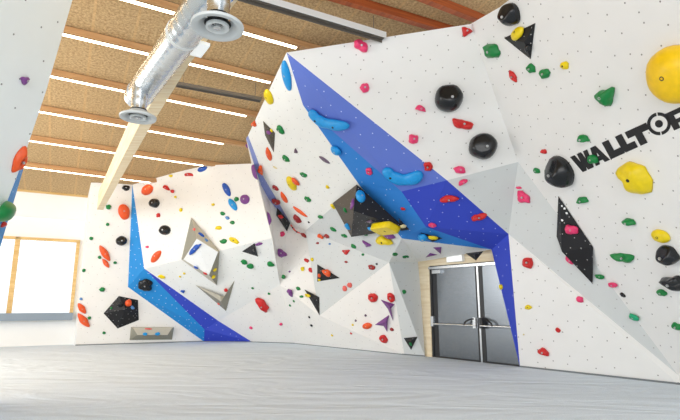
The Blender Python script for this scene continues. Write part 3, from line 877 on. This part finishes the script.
def frame(px, py, w_, h_, ang, lift):
    p, n, tg, d = hit(px, py)
    s = d / FOC * .97
    base = onplane(px, py, p + n * (lift * s), n) - n * (lift * s)
    ca, sa = math.cos(R(ang)), math.sin(R(ang))
    A = onplane(px + ca * w_ / 2, py + sa * w_ / 2, p, n) - p
    ax = A.normalized(); ay = n.cross(ax).normalized()
    B = onplane(px + sa * h_ / 2, py - ca * h_ / 2, p, n) - p
    if ay.z < -.02 and abs(ay.z) > .02: ay = -ay; ax = -ax
    ew, eh = w_ / 2 * s, h_ / 2 * s
    a = min(max(A.length, ew * .92), ew * 1.16)
    b = min(max(abs(B.dot(ay)), eh * .96), eh * 1.2)
    return base, n, tg, s, ax, ay, a, b
def hold(c, px, py, w_, h_, label, ang=0, shape='d', dep=.42, lift=None, bolt=None):
    COUNT[0] += 1; seed = COUNT[0] * 7 + 1
    ds = dep * min(w_, h_) if w_ > 4 else .5 * min(w_, h_)
    base, n, tg, s, ax, ay, a, b = frame(px, py, w_, h_, ang, ds * .35)
    dpt = ds * s
    big = max(w_, h_)
    vs, fs = hold_mesh(a, b, dpt, shape, seed, 24 if big > 12 else 16, 9 if big > 12 else 6)
    me = bpy.data.meshes.new('climbing_hold'); me.from_pydata(vs, [], fs); me.update()
    for p in me.polygons: p.use_smooth = len(p.vertices) == 4
    o = link('climbing_hold', me, None, ['h' + c], label=label, category='climbing hold')
    o['group'] = CN[c] + (' holds on the ' + tg if tg != 'volume' else ' holds on the volumes')
    rot = Matrix((ax, ay, n)).transposed().to_4x4()
    # seat the flat back on the panel, clear of neighbouring folds and holds
    push = .003
    for t_ in range(24):
        mw = Matrix.Translation(base + n * push) @ rot
        hb = BVHTree.FromPolygons([mw @ Vector(v) for v in vs], fs)
        if not TREE.overlap(hb) and not any((q - base).length < 1.0 and hb.overlap(ob) for q, ob in PLACED): break
        push += .012 if t_ < 12 else .03
    PLACED.append((base, hb))
    o.matrix_world = mw
    if bolt is None: bolt = big >= 7.5
    if bolt:
        r_ = min(.017 + .012 * big * s, .13 * min(a, b) + .006, .03)
        bx, by = a * .08, b * .12
        # top surface height near the middle of the hold
        zt_ = max(v[2] for v in vs if abs(v[0] - bx) < a * .4 and abs(v[1] - by) < b * .4) if any(abs(v[0] - bx) < a * .4 and abs(v[1] - by) < b * .4 for v in vs) else dpt
        mb = MB(); mb.lathe((bx, by, zt_ - .003), (0, 0, 1), [(r_ * 1.0, -.012), (r_, .004), (r_ * .75, .006), (r_ * .55, .001), (.0004, .001)], 12)
        bo = mb.build('bolt', 'bolt' if c not in 'YQC' else 'boltdark'); bo.parent = o
    return o
def banana(c, pts_, rad, label, flat=.75):
    """long swept hold: centre line in picture points laid on the wall, radius in picture units"""
    p, n, tg, d = hit(*pts_[len(pts_) // 2]); s = d / FOC
    P = [onplane(x, y, p, n) for x, y in pts_]
    # smooth the line
    Q, n_ = [], 18
    for i in range(n_ + 1):
        t = i / n_ * (len(P) - 1); k = min(int(t), len(P) - 2); f = t - k
        p0, p1, p2, p3 = P[max(k - 1, 0)], P[k], P[k + 1], P[min(k + 2, len(P) - 1)]
        Q.append(.5 * (2 * p1 + (p2 - p0) * f + (2 * p0 - 5 * p1 + 4 * p2 - p3) * f * f + (3 * p1 - p0 - 3 * p2 + p3) * f ** 3))
    vs, fs, m_ = [], [], 16
    for i, q in enumerate(Q):
        t = (Q[min(i + 1, n_)] - Q[max(i - 1, 0)]).normalized(); sd = n.cross(t).normalized()
        f = i / n_
        r0 = rad if not isinstance(rad, (list, tuple)) else rad[0] + (rad[1] - rad[0]) * f
        r_ = r0 * s * max(1 - abs(2 * f - 1) ** 5, .02) ** .6 * (1 + .07 * math.sin(f * 19))
        for k in range(m_):
            w_ = math.pi * k / (m_ - 1)
            vs.append(q + n * .004 + sd * math.cos(w_) * r_ + n * math.sin(w_) ** .8 * r_ * flat)
    for i in range(n_):
        for k in range(m_ - 1): fs.append((i * m_ + k, i * m_ + k + 1, (i + 1) * m_ + k + 1, (i + 1) * m_ + k))
        fs.append((i * m_ + m_ - 1, i * m_, (i + 1) * m_, (i + 1) * m_ + m_ - 1))
    fs += [tuple(range(m_)), tuple(n_ * m_ + k for k in range(m_ - 1, -1, -1))]
    push = 0
    for t_ in range(20):
        hb = BVHTree.FromPolygons([v + n * push for v in vs], fs)
        if not TREE.overlap(hb): break
        push += .015
    vs = [v + n * push for v in vs]; Q = [q + n * push for q in Q]; PLACED.append((P[len(P) // 2], hb))
    o = mesh('climbing_hold', vs, fs, None, 'h' + c, origin=P[len(P) // 2], smooth=True, label=label, category='climbing hold')
    bm = bmesh.new(); bm.from_mesh(o.data); bmesh.ops.recalc_face_normals(bm, faces=bm.faces[:]); bm.to_mesh(o.data); bm.free()
    o['group'] = CN[c] + ' holds on the ' + (tg if tg != 'volume' else 'volumes')
    r_ = .022
    for f in (5, 13):
        mb = MB(); q = Q[f]; rr = (rad if not isinstance(rad, (list, tuple)) else sum(rad) / 2) * s * flat
        mb.lathe(q + n * (rr + .004), n, [(r_, -.02), (r_, .003), (r_ * .5, .001), (.0004, .001)], 12)
        b_ = mb.build('bolt', 'boltdark'); b_.data.transform(Matrix.Translation(-o.location)); b_.parent = o
    return o
# ------------------------------------------------------------------ the route setting, wall by wall
h = hold
# far corner wall, panel left of the blue stripe
h('K', 126, 188, 7.5, 5.6, 'small black hold at the very top beside the tip of the blue stripe')
h('G', 108.5, 207, 5, 5, 'green hold just right of the glulam beam end, highest of its column')
h('O', 124, 212, 11, 15.5, 'large orange oval sloper left of the blue stripe below its tip', -12, 'e', .3)
h('G', 107.6, 224.4, 3.4, 3.2, 'tiny green foothold left of and below the orange oval sloper')
h('G', 91.2, 238.5, 3.6, 3.4, 'tiny green foothold beside the left edge, above the long orange edges')
h('K', 121.5, 241, 11, 9.5, 'round black ball hold midway up, left of the blue stripe', 0, 'b', .55)
h('O', 104.7, 253.4, 17.5, 6, 'long slanted orange edge hold, upper one of a pair right of the window', 56, 'p', .5)
h('O', 105.8, 263.4, 10.5, 4, 'short thin orange edge hold tucked under the long slanted one', 54, 'p', .5)
h('G', 99.5, 257.5, 3.2, 3.2, 'tiny green foothold touching the left side of the slanted orange edge pair')
h('G', 115, 262.8, 3.2, 3, 'tiny green foothold right of the short thin orange edge')
h('G', 83.8, 270.5, 3.4, 3.2, 'tiny green foothold at the left border level with the blue stripe bend')
h('G', 102.2, 289.6, 5.2, 4.6, 'green hold above and left of the black five sided pyramid')
h('M', 81, 299, 3, 2.6, 'tiny grey green foothold above the two orange fins near the mat')
h('O', 81.8, 308.6, 12, 5.2, 'upper orange leaf shaped fin at the bottom left corner', 54, 'p', .45)
h('O', 83.5, 320.6, 16.5, 6, 'lower and longer orange leaf shaped fin at the bottom left corner', 50, 'p', .45)
h('G', 89.3, 318, 3.2, 3.2, 'tiny green foothold right of the lower orange leaf shaped fin')
h('G', 104, 333, 3.2, 2.6, 'tiny green foothold close to the mat left of the black pyramid tip')
h('O', 128.5, 302.8, 6.5, 6, 'orange ball hold on the top face of the black five sided pyramid', 0, 'd', .6)
h('K', 119.5, 304.6, 6, 4.5, 'dark grey rounded hold on the upper left face of the black pyramid', 0, 'd', .6)
h('M', 132.6, 307.6, 4, 3, 'grey blue crimp on the black pyramid under the orange ball', 40)
h('G', 111.2, 308, 2.4, 2.2, 'tiny green foothold on the left face of the black pyramid')
h('B', 145.2, 334, 4.6, 3.2, 'left one of two small light blue holds on the beige trapezoid', 0, 'j')
h('B', 157.6, 334, 4.8, 3.2, 'right one of two small light blue holds on the beige trapezoid', 0, 'j')
h('S', 148.5, 328.9, 7, 1.8, 'thin salmon edge along the top of the beige trapezoid', 3, 'd')
h('K', 145.2, 285.6, 14, 12.5, 'black rounded square hold on the light blue stripe', 0, 's', .4)
# far corner wall, right of the stripe
h('O', 146.6, 190, 12.5, 9.5, 'large orange oval sloper just right of the blue stripe tip', -24, 'e', .35)
h('K', 153.6, 203.2, 10, 9.5, 'upper of two black ball holds right of the blue stripe', 0, 'b', .55)
h('R', 166, 188, 7.5, 6, 'red half moon hold near the top right of the big orange oval', 30, 'h')
h('R', 172.2, 191.4, 4, 3.6, 'small dark red hold touching the right side of the half moon')
h('Y', 175.2, 197, 2.8, 2.4, 'tiny yellow foothold under the small dark red hold near the top')
h('Y', 170.5, 175.8, 4.2, 2.8, 'yellow foothold on the top rim left of the red half disc')
h('R', 188.2, 175, 9.5, 5.5, 'red half disc hold on the top rim of the far corner wall', 0, 'h')
h('D', 202, 169, 10, 5, 'blue slanted hold on the top rim right of the red half disc', -20, 'e')
h('Y', 180.6, 210, 3.2, 4, 'small yellow hold above the peak of the diamond volume')
h('R', 158.2, 215.4, 3.6, 5.4, 'small red pinch between the two black ball holds', 0, 'l')
h('K', 164.2, 230.2, 11, 10, 'lower of two black ball holds right of the blue stripe', 0, 'b', .55)
h('P', 147, 247, 3.4, 2.6, 'tiny pink foothold above the orange edge beside the blue stripe')
h('O', 155.6, 256.6, 14.5, 6.5, 'orange slanted edge hold beside the blue stripe above the crease', -50, 'e', .45)
h('D', 226.2, 189.4, 14.5, 6.2, 'dark blue upper half of the long blue wave hold', 62, 'e', .4)
h('B', 232.4, 204.6, 13.5, 6.2, 'lighter blue lower half of the long blue wave hold', 55, 'e', .4)
h('G', 236.2, 199.2, 5, 4.6, 'green hold between the blue wave and the round purple disc')
h('V', 244.4, 199.4, 9.6, 9.6, 'round purple disc hold right of the blue wave', 0, 'e', .35)
h('Y', 213, 204.6, 3.4, 2.6, 'tiny yellow foothold left of the lower blue wave')
h('G', 222.4, 213.6, 5, 3.8, 'upper green hold of the diagonal trio under the blue wave', 20)
h('M', 227.2, 218, 4.4, 3.4, 'grey blue hold in the middle of the diagonal trio under the blue wave', 25)
h('G', 232.2, 222.6, 5, 3.6, 'lower green hold of the diagonal trio under the blue wave')
h('Y', 218.2, 228, 7, 4, 'yellow rounded hold right of the diamond volume peak')
h('G', 223.2, 241.4, 7, 5, 'green hold left of the long yellow crimp', -8, 'j')
h('Y', 233.6, 240.6, 11, 5, 'long yellow crimp above the crease left of the black triangle', 24, 'j')
h('V', 258.8, 244.2, 8, 3, 'thin purple edge at the right corner of the black triangle', -16)
h('D', 194.6, 249.4, 17.5, 6, 'blue footprint shaped hold on the white top of the diamond volume', -44, 'l', .4)
h('S', 194.2, 229.4, 4, 3, 'small salmon hold on the upper beige side of the diamond volume')
h('D', 201.5, 234.6, 7, 3, 'blue slanted hold on the upper right beige side of the diamond volume', 40)
h('M', 206.5, 240, 4, 2.4, 'small grey blue hold on the upper right beige side near the white top', 50)
h('D', 195.8, 267.6, 6, 3.4, 'blue hold on the lower beige side of the diamond volume', 10)
h('R', 205.2, 273.6, 5, 3.2, 'red hold on the lower beige side of the diamond volume', 15)
h('Y', 215, 270, 3.4, 3.6, 'upper of two yellow holds on the right beige side of the diamond')
h('Y', 213.6, 277, 3.8, 3.8, 'lower of two yellow holds on the right beige side of the diamond')
h('R', 226, 290.4, 3.6, 4, 'small red hold on the arrowhead volume right wing', -30)
h('S', 218.6, 304, 3, 2.4, 'tiny salmon foothold on the arrowhead volume lower edge')
h('G', 244, 262.4, 6.4, 5.6, 'upper left green hold of the pair under the black triangle', 20, 'j')
h('G', 250.2, 266.6, 6.6, 5.6, 'lower right green hold of the pair under the black triangle', -10, 'j')
h('G', 270.4, 264.6, 7, 5.8, 'green hooked hold beside the crease at the foot of the overhang', 0, 'j')
h('D', 183, 291.6, 4, 3.4, 'small blue foothold above the royal blue stripe', 0, 't')
h('Y', 161.6, 277, 7.4, 3.8, 'yellow hold resting along the top border of the royal blue stripe', 10, 'j')
h('Y', 180, 276.8, 2.2, 2, 'left one of two tiny yellow dots below the diamond volume')
h('Y', 184.2, 273.6, 2.4, 2, 'right one of two tiny yellow dots below the diamond volume')
h('G', 252.6, 288.3, 2.8, 2.2, 'tiny green foothold on the grey facet above the red half disc')
h('G', 268.9, 293.8, 2.8, 2.2, 'tiny green foothold right above the large red half disc')
h('R', 262, 304.6, 17.5, 10, 'large red half disc hold low on the far corner wall', 47, 'h', .5)
h('P', 250.8, 328, 3, 2.8, 'tiny pink foothold near the mat left of the overhang foot')
h('P', 280.8, 324.4, 3, 2.8, 'tiny pink foothold near the mat right of the red half disc')
# overhang: left column
h('V', 254.6, 172.4, 8.5, 15.5, 'big purple half moon hold behind the pale blue edge strip', 4, 'e', .45)
h('V', 246.9, 146, 3, 4.4, 'tiny purple hold on the left edge under the overhang top')
h('V', 268.2, 219.4, 13, 6.6, 'purple teardrop hold left of the black slanted volume', 82, 't', .4)
h('O', 260.4, 168.6, 11.5, 6, 'orange red teardrop on the pale blue edge strip', 80, 't', .45)
h('N', 275.2, 188.2, 8, 5.6, 'dark red jug at the left edge above a second dark red jug', 20, 'j')
h('N', 276.4, 200.8, 9, 7, 'dark red jug at the left edge just above the black slanted volume', 20, 'j')
h('R', 280.6, 216.8, 6.4, 3.2, 'red edge hold on the face of the black slanted volume', 15)
h('P', 282.6, 234, 5, 5.2, 'pink round hold below the black slanted volume', 0, 'o')
h('V', 284.8, 253.4, 10.5, 8.4, 'purple pointed hold in the middle of the white left column', 40, 't', .45)
h('R', 306.4, 260.4, 5.4, 3.6, 'upper red foothold of the small red and yellow cluster', 25)
h('Y', 312, 259.6, 3.4, 4, 'upper yellow foothold of the small red and yellow cluster')
h('Y', 302.4, 268.8, 3.6, 6, 'lower yellow foothold of the small red and yellow cluster', 0, 'l')
h('R', 311, 270, 5.6, 4.8, 'lower red foothold of the small red and yellow cluster', 15)
h('V', 289.5, 271.6, 2, 2, 'tiny purple dot below the purple pointed hold')
h('G', 280.7, 276.2, 4.4, 4.4, 'green hold at the left crease above the pale lower column')
h('V', 289.8, 292.6, 7, 8, 'purple rounded hold left of the black volume with the yellow hold', 0, 't')
h('G', 298, 288.6, 4.6, 3.6, 'green hold above the left corner of the black prow volume', 25)
h('G', 293.8, 301.2, 2.4, 2.2, 'upper tiny green dot below the low purple rounded hold')
h('G', 290, 305.6, 2.4, 2.2, 'lower tiny green dot below the low purple rounded hold')
h('Y', 308.6, 295.2, 9, 3.6, 'yellow edge hold on top of the black prow volume', 12)
h('G', 301.4, 296.6, 4, 2.6, 'small green hold at the left tip of the black prow volume')
h('K', 309.2, 317.2, 2.2, 2, 'tiny black dot below the black prow volume')
h('K', 311.4, 325.6, 3, 2.4, 'small black foothold close to the mat below the prow volume')
h('Y', 332, 335.5, 2.2, 2, 'tiny yellow dot low on the white triangle near the mat')
# overhang: grey belly
h('O', 326.5, 273, 9.5, 8, 'largest orange lump of the cluster on the black grey panel volume', 25, 'l', .6)
h('O', 319.2, 275.6, 4, 4, 'small orange lump at the left of the black grey panel volume')
h('Y', 319.2, 280, 3, 2.2, 'tiny yellow hold at the lower left corner of the orange cluster volume')
h('S', 344.6, 288.6, 5.4, 5.6, 'left salmon hold of the pair on the grey panel')
h('S', 349.4, 285.2, 5.8, 5.4, 'right salmon hold of the pair on the grey panel')
h('N', 371.4, 267.4, 8.2, 5, 'dark red oval hold near the top corner of the white triangle', 8, 'o')
h('K', 376.6, 264, 2.6, 2, 'tiny dark foothold right of the dark red oval')
h('N', 346, 262, 4.4, 2.2, 'thin dark red foothold under the red spike')
h('R', 345.6, 252, 9.4, 5.6, 'red wide spike hold in the middle of the grey belly', -6, 't')
h('G', 353.6, 246.6, 6.6, 4.6, 'green hold above the red wide spike')
h('G', 362.8, 254.6, 3.2, 2.6, 'tiny green foothold below the purple wedge')
h('V', 366.6, 244.4, 9.4, 6, 'purple wedge hold below the huge black wedge', 28, 't')
h('N', 317.4, 243.2, 4.4, 2.2, 'thin dark red foothold at the prow corner')
h('M', 329.6, 244, 3, 2, 'tiny grey blue foothold under the orange lump')
h('O', 320.8, 236.2, 7.2, 5.4, 'orange lump left of its dark red neighbour on the grey belly', 25, 'l')
h('N', 326.4, 236.4, 8, 4.4, 'dark red edge right of the orange lump on the grey belly', -8)
h('N', 305.8, 232.8, 6.6, 6, 'brown red spike at the end of the thin pink arc', 0, 't')
banana('S', [(291.8, 224.4), (294.5, 228.6), (297.5, 231.6), (302, 233.6)], (.9, .7), 'thin pink arc hold curving right from the black slanted volume')
h('N', 297, 219.4, 8.4, 9, 'dark red rounded hold above the thin pink arc', -10)
h('O', 300, 212, 17, 5, 'long orange edge running down to the right above the dark red hold', 36, 'p')
h('G', 307.4, 199.4, 8.2, 6, 'green hold above the long orange edge', 10, 'j')
h('G', 320.6, 216.8, 6.4, 4, 'green hold on the shaded panel left of the charcoal face')
h('K', 308.8, 222.3, 2.2, 2, 'tiny black dot right of the long orange edge')
h('G', 333, 229.6, 7, 5, 'green hold left of the light blue one on the charcoal face', 20, 'j')
h('G', 344, 236, 8.4, 3.8, 'green edge hold just under the huge black wedge', 5)
h('Y', 333, 206.4, 4.6, 5.6, 'yellow hold at the left corner of the charcoal face')
h('G', 395.2, 254.4, 7, 4.2, 'left green hold of the pair under the blue band', 20, 'j')
h('G', 405.8, 257, 8, 3.6, 'right green hold of the pair under the blue band', 0, 'j')
# overhang: left face
h('B', 286.2, 76.6, 32, 9.5, 'tall light blue oval hold at the top of the overhang left face', 81, 'e', .35)
h('Y', 268.4, 97.4, 16, 9, 'yellow oval hold on the left edge of the overhang', 78, 'e', .45)
h('O', 253.8, 124, 9, 5.6, 'orange hold on the left edge of the overhang near its top', -60, 't')
h('G', 280.2, 130, 9.4, 8, 'green jug right of the narrow charcoal diamond', 70, 'j')
h('V', 268.6, 132.6, 5.4, 3.6, 'purple hold on the narrow charcoal diamond', 10)
h('Y', 271.4, 130.6, 2.6, 3.4, 'small yellow hold on the narrow charcoal diamond')
h('O', 268.6, 154.4, 15.5, 6, 'orange teardrop under the narrow charcoal diamond', 76, 'p')
h('A', 295.6, 151.4, 7.2, 3.8, 'small dark mauve hold right of a green jug', -75, 't')
h('A', 324.4, 160.2, 12.5, 4.4, 'long mauve edge near the lower light blue border', 34, 'p')
h('G', 285.6, 159, 8.2, 7, 'green jug in the middle of the overhang left face', 20, 'j')
h('G', 303.4, 175, 9, 5, 'green hold right of the yellow and orange pair', 15, 'j')
h('Y', 291.2, 184, 17, 10, 'large yellow oval hold beside an orange one', 72, 'e', .4)
h('O', 296, 181.4, 10, 6, 'orange hold overlapping the right side of the large yellow oval', 50)
h('O', 283.8, 197.6, 12.5, 6, 'orange slanted edge above the black slanted volume', 62, 'p')
h('C', 275, 167.6, 5.4, 2.2, 'thin cream edge on the overhang left face', 25)
h('Y', 327.4, 187.2, 4, 3.8, 'small yellow hold alone left of the wedge peak')
# blue band
banana('B', [(311.8, 108.5), (318, 116.5), (326, 121), (338, 123.6), (350.5, 123.8)], (7, 5.8), 'long light blue banana hold on the upper blue band', .8)
h('B', 335.6, 151.2, 11.5, 9.5, 'small light blue rounded hold on the lower border of the blue band', 25, 'e', .5)
h('P', 368.8, 171.8, 7, 8.4, 'pink hold in the middle of the blue band', 20, 'o')
banana('B', [(385.6, 167.2), (391, 174.6), (402, 179), (414, 177.6), (421.5, 171.5)], (6.8, 6.6), 'curved light blue banana hold on the lower blue band', .8)
h('R', 427.8, 167, 9, 9.4, 'red round hold on the upper border of the blue band', 0, 'o')
h('R', 448.6, 199.6, 17.5, 8.6, 'red lobed jug on the royal blue underside', -8, 'l', .5)
h('R', 478.8, 217.4, 15, 8, 'red lobed jug at the upper border of the royal blue underside near the corner', -14, 'l', .5)
h('P', 432.2, 225.4, 8, 5, 'pink oval hold on the royal blue underside')
h('R', 402.8, 209, 4.6, 3.4, 'small red foothold on the azure blue facet')
h('B', 422.8, 236.6, 10, 8, 'light blue round hold on the small black volume under the band', 0, 'd', .5)
h('Y', 433.2, 238, 9.5, 5.4, 'yellow hold on the small black volume under the band', 10, 'd', .5)
h('C', 403.2, 226.4, 6.4, 4.6, 'cream hold at the tip of the huge black wedge', 20)
h('Y', 500.8, 287, 4.6, 5.2, 'small yellow hold on the narrow blue strip beside the door')
# huge wedge
h('B', 360.8, 196, 12.5, 9, 'light blue oval hold near the peak of the huge black wedge', 75, 'e', .5)
h('V', 352.4, 204.4, 11.5, 5.4, 'purple hold on the ridge of the huge black wedge', 105, 't')
h('G', 345, 209.8, 5.4, 5.4, 'green hold on the charcoal face of the huge wedge', 0, 't')
h('B', 347.2, 226.2, 9.5, 8, 'light blue hold at the lower left of the huge wedge', -40, 't')
h('A', 370, 221.6, 8.6, 3.6, 'mauve hold above the yellow block on the huge wedge', -10)
h('B', 370.8, 229, 6, 6, 'small light blue hold left of the yellow block')
h('Y', 386.2, 225.4, 24, 15, 'long yellow block hold across the huge black wedge', -8, 'x', .45)
h('V', 388.8, 236, 14, 6.6, 'purple hold squeezed under the long yellow block', 8, 'd', .6)
h('Y', 384, 241, 20, 12, 'yellow half moon hold below the purple one under the wedge', 6, 'h', .5)
h('G', 365.6, 234.8, 6, 2.4, 'thin green edge at the bottom rim of the huge wedge')
# white triangle and grey panel beside the door
h('R', 372.6, 298, 10, 9, 'red ring shaped hold upper left of the purple stars', 0, 'o', .5)
h('R', 390.8, 298, 8.4, 8.2, 'red hooked hold above the upper purple star', 30, 'o', .5)
h('N', 391.6, 329.6, 4, 3.2, 'small dark red foothold right of the lower purple star', 15)
h('R', 383.3, 339.4, 8, 8, 'red round disc hold close to the mat below the purple stars', 0, 'o', .5)
h('O', 366.7, 326.2, 11.4, 6.4, 'orange oval hold left of the lower purple star', -16, 'e', .5)
h('A', 365.5, 315.5, 2.4, 2.4, 'tiny mauve dot above the orange oval hold')
h('A', 355.6, 320.7, 2.2, 2.2, 'tiny mauve dot left of the orange oval hold')
h('Y', 352.6, 325, 2.2, 2.2, 'tiny yellow dot left of the orange oval hold')
h('R', 351, 333.5, 2.2, 1.9, 'tiny red dot lower left of the orange oval hold')
h('G', 404.4, 291.8, 4.4, 4.2, 'green foothold alone on the grey panel left of the door')
h('G', 410.6, 344, 3, 3.4, 'small green foothold on the inverted triangle volume', 0, 't')
# white face right of the door
h('R', 527.4, 263, 10.5, 11.5, 'red faceted hold right of the narrow blue strip', 0, 'o', .5)
h('Y', 528, 307.4, 7.6, 4.4, 'small yellow hold right of the door at push bar height', -5)
h('R', 543, 352.5, 12.4, 9, 'big red hold close to the mat right of the door', 22, 'h', .5)
h('R', 557.8, 330.2, 4.8, 5, 'small red hold above the big red one near the mat', 0, 'o')
h('C', 523.6, 334.6, 1.8, 1.6, 'tiny cream dot right of the blue strip near the mat')
h('P', 579.6, 299.6, 7.4, 6, 'pink hold on the crease below the tall black volume', 20)
h('P', 522.6, 197.2, 16, 9.4, 'large pink hold on the shaded crease facet left of the tall volume', 38, 'j', .5)
h('P', 518.6, 187.8, 6, 2.6, 'faint thin pink edge above the large pink hold')
h('P', 571, 230, 14, 9.4, 'pink hold on the front face of the tall black volume', 12, 'd', .5)
h('P', 569.4, 260.4, 11, 5, 'pink edge peeking out below the tall black volume', 45, 'd', .5)
h('G', 599.9, 276.6, 9.4, 4.6, 'green oval hold right of the tall black volume foot', 6)
h('P', 613, 284.9, 10, 5.4, 'pink oval hold right of the green oval near the grey facet')
h('K', 622.4, 295, 6, 3.8, 'small black oval hold below the pink oval', 20)
h('T', 634.8, 317, 9.4, 6.4, 'teal green hold on the grey facet low on the right', 12)
# upper right wall
h('K', 508.2, 15.6, 20, 21, 'black ball hold at the top of the right wall by the ceiling', 0, 'b', .6)
h('Y', 517.4, 33.6, 15.5, 9.6, 'yellow oval hold on the black triangular volume at the top', -34, 'e', .45)
h('K', 527.6, 48.6, 6, 7, 'small black ball on the lower tip of the top triangular volume', 0, 'b', .6)
h('G', 491, 51.6, 18, 15, 'large square green hold beside the top triangular volume', -12, 's', .45)
h('R', 512.6, 76.4, 12, 6.6, 'red curved hold below the top triangular volume', 52, 'j', .5)
h('G', 530.4, 68.8, 10, 8, 'left green jug of the pair below the top triangular volume', 20, 'j', .5)
h('G', 544.2, 73.8, 11, 9.4, 'right green jug of the pair below the top triangular volume', 0, 'j', .5)
h('Y', 564.4, 65.8, 7.6, 8, 'small yellow round hold right of the green jug pair', 0, 'd', .5)
h('G', 604.4, 97.2, 19.5, 18, 'large green jug above the black lettering', -15, 't', .5)
h('Q', 671, 77, 50, 52, 'huge yellow dome hold at the right edge above the lettering', 0, 'e', .36)
h('G', 582.5, 139.2, 11, 10, 'green hold just above the start of the lettering', 5, 'h', .55)
h('G', 592.4, 159.6, 10.6, 8.8, 'green hold fixed over the letter A of the lettering', -10, 'd', .5)
h('R', 543.6, 151.6, 6.6, 6, 'small red hold left of the lettering', 0, 'l')
h('G', 536.2, 171, 8.4, 6, 'small green hold touching the left side of the big black ball')
h('K', 556.8, 173.3, 27, 30, 'big black ball hold left of the lettering', 0, 'b', .6)
h('Y', 634, 179.5, 27, 33, 'large yellow faceted block hold below the lettering', -10, 's', .42)
h('G', 582, 200.8, 12, 9, 'green hold right of the tall black volume peak', -4, 'h', .55)
h('G', 628, 222.6, 12, 10, 'green hold below the large yellow block', 5, 'h', .55)
h('Y', 659.8, 236.7, 18, 12.5, 'yellow oval hold above the faceted black hold at the right edge', 8, 'e', .45)
h('K', 665.8, 256.2, 19, 18, 'faceted shiny black hold below the yellow oval at the right edge', 0, 'b', .65)
h('G', 622.8, 258, 20, 10.5, 'long green double lobed jug left of the faceted black hold', 6, 'l', .5)
h('K', 672.5, 283.5, 20, 14, 'jagged black hold cut off by the right edge', -8, 't', .65)
h('G', 661.4, 293, 9, 6.6, 'green hold under the jagged black hold', -4, 'd', .5)
h('G', 676.6, 327, 10, 7, 'green hold low at the right edge of the frame', 5, 'j', .5)
h('R', 466.2, 31.4, 10, 9.4, 'red hold at the top corner where the overhang meets the right wall', 20, 't', .5)
# overhang front face
h('P', 360.8, 45.8, 16, 12, 'pink double lobed hold on the top edge of the overhang', 30, 'l', .55)
h('P', 364.8, 87.8, 9.4, 10, 'pink round hold below the double lobed pink one', 0, 'd', .5)
h('K', 449.6, 98.4, 29, 28, 'upper of two big black balls on the overhang front', 0, 'b', .6)
h('R', 463, 124.2, 21, 12, 'red dog bone hold between the two big black balls', 14, 'l', .5)
h('K', 484, 147, 28, 27, 'lower of two big black balls on the overhang front', 0, 'b', .6)
h('P', 420.6, 109, 11, 9, 'pink hold left of the upper big black ball', 15, 'h', .5)
h('P', 413.6, 139.2, 10, 10, 'pink hold above the curved light blue banana', 0, 's', .5)
h('P', 459.8, 170, 12, 8, 'pink hold just above the lower crease of the overhang front', 12, 'd', .5)
h('P', 463, 182.6, 10.5, 7, 'pink hold just under the crease on the grey corner facet', -30, 'h', .5)
# near left wall
h('V', 25, 80.6, 7.6, 8.6, 'purple hold alone on the near left wall', 0, 't', .5)
h('O', 20.6, 160.5, 24, 11, 'big orange swirled hold on the border of the near left wall', -68, 'o', .5)
h('G', 6, 212, 29, 15, 'large green rounded hold on the near left wall edge', -25, 'e', .6)
h('R', 3.5, 224.5, 9, 6, 'pinkish red hold tucked below the large green one at the left edge', 0, 'd', .5)
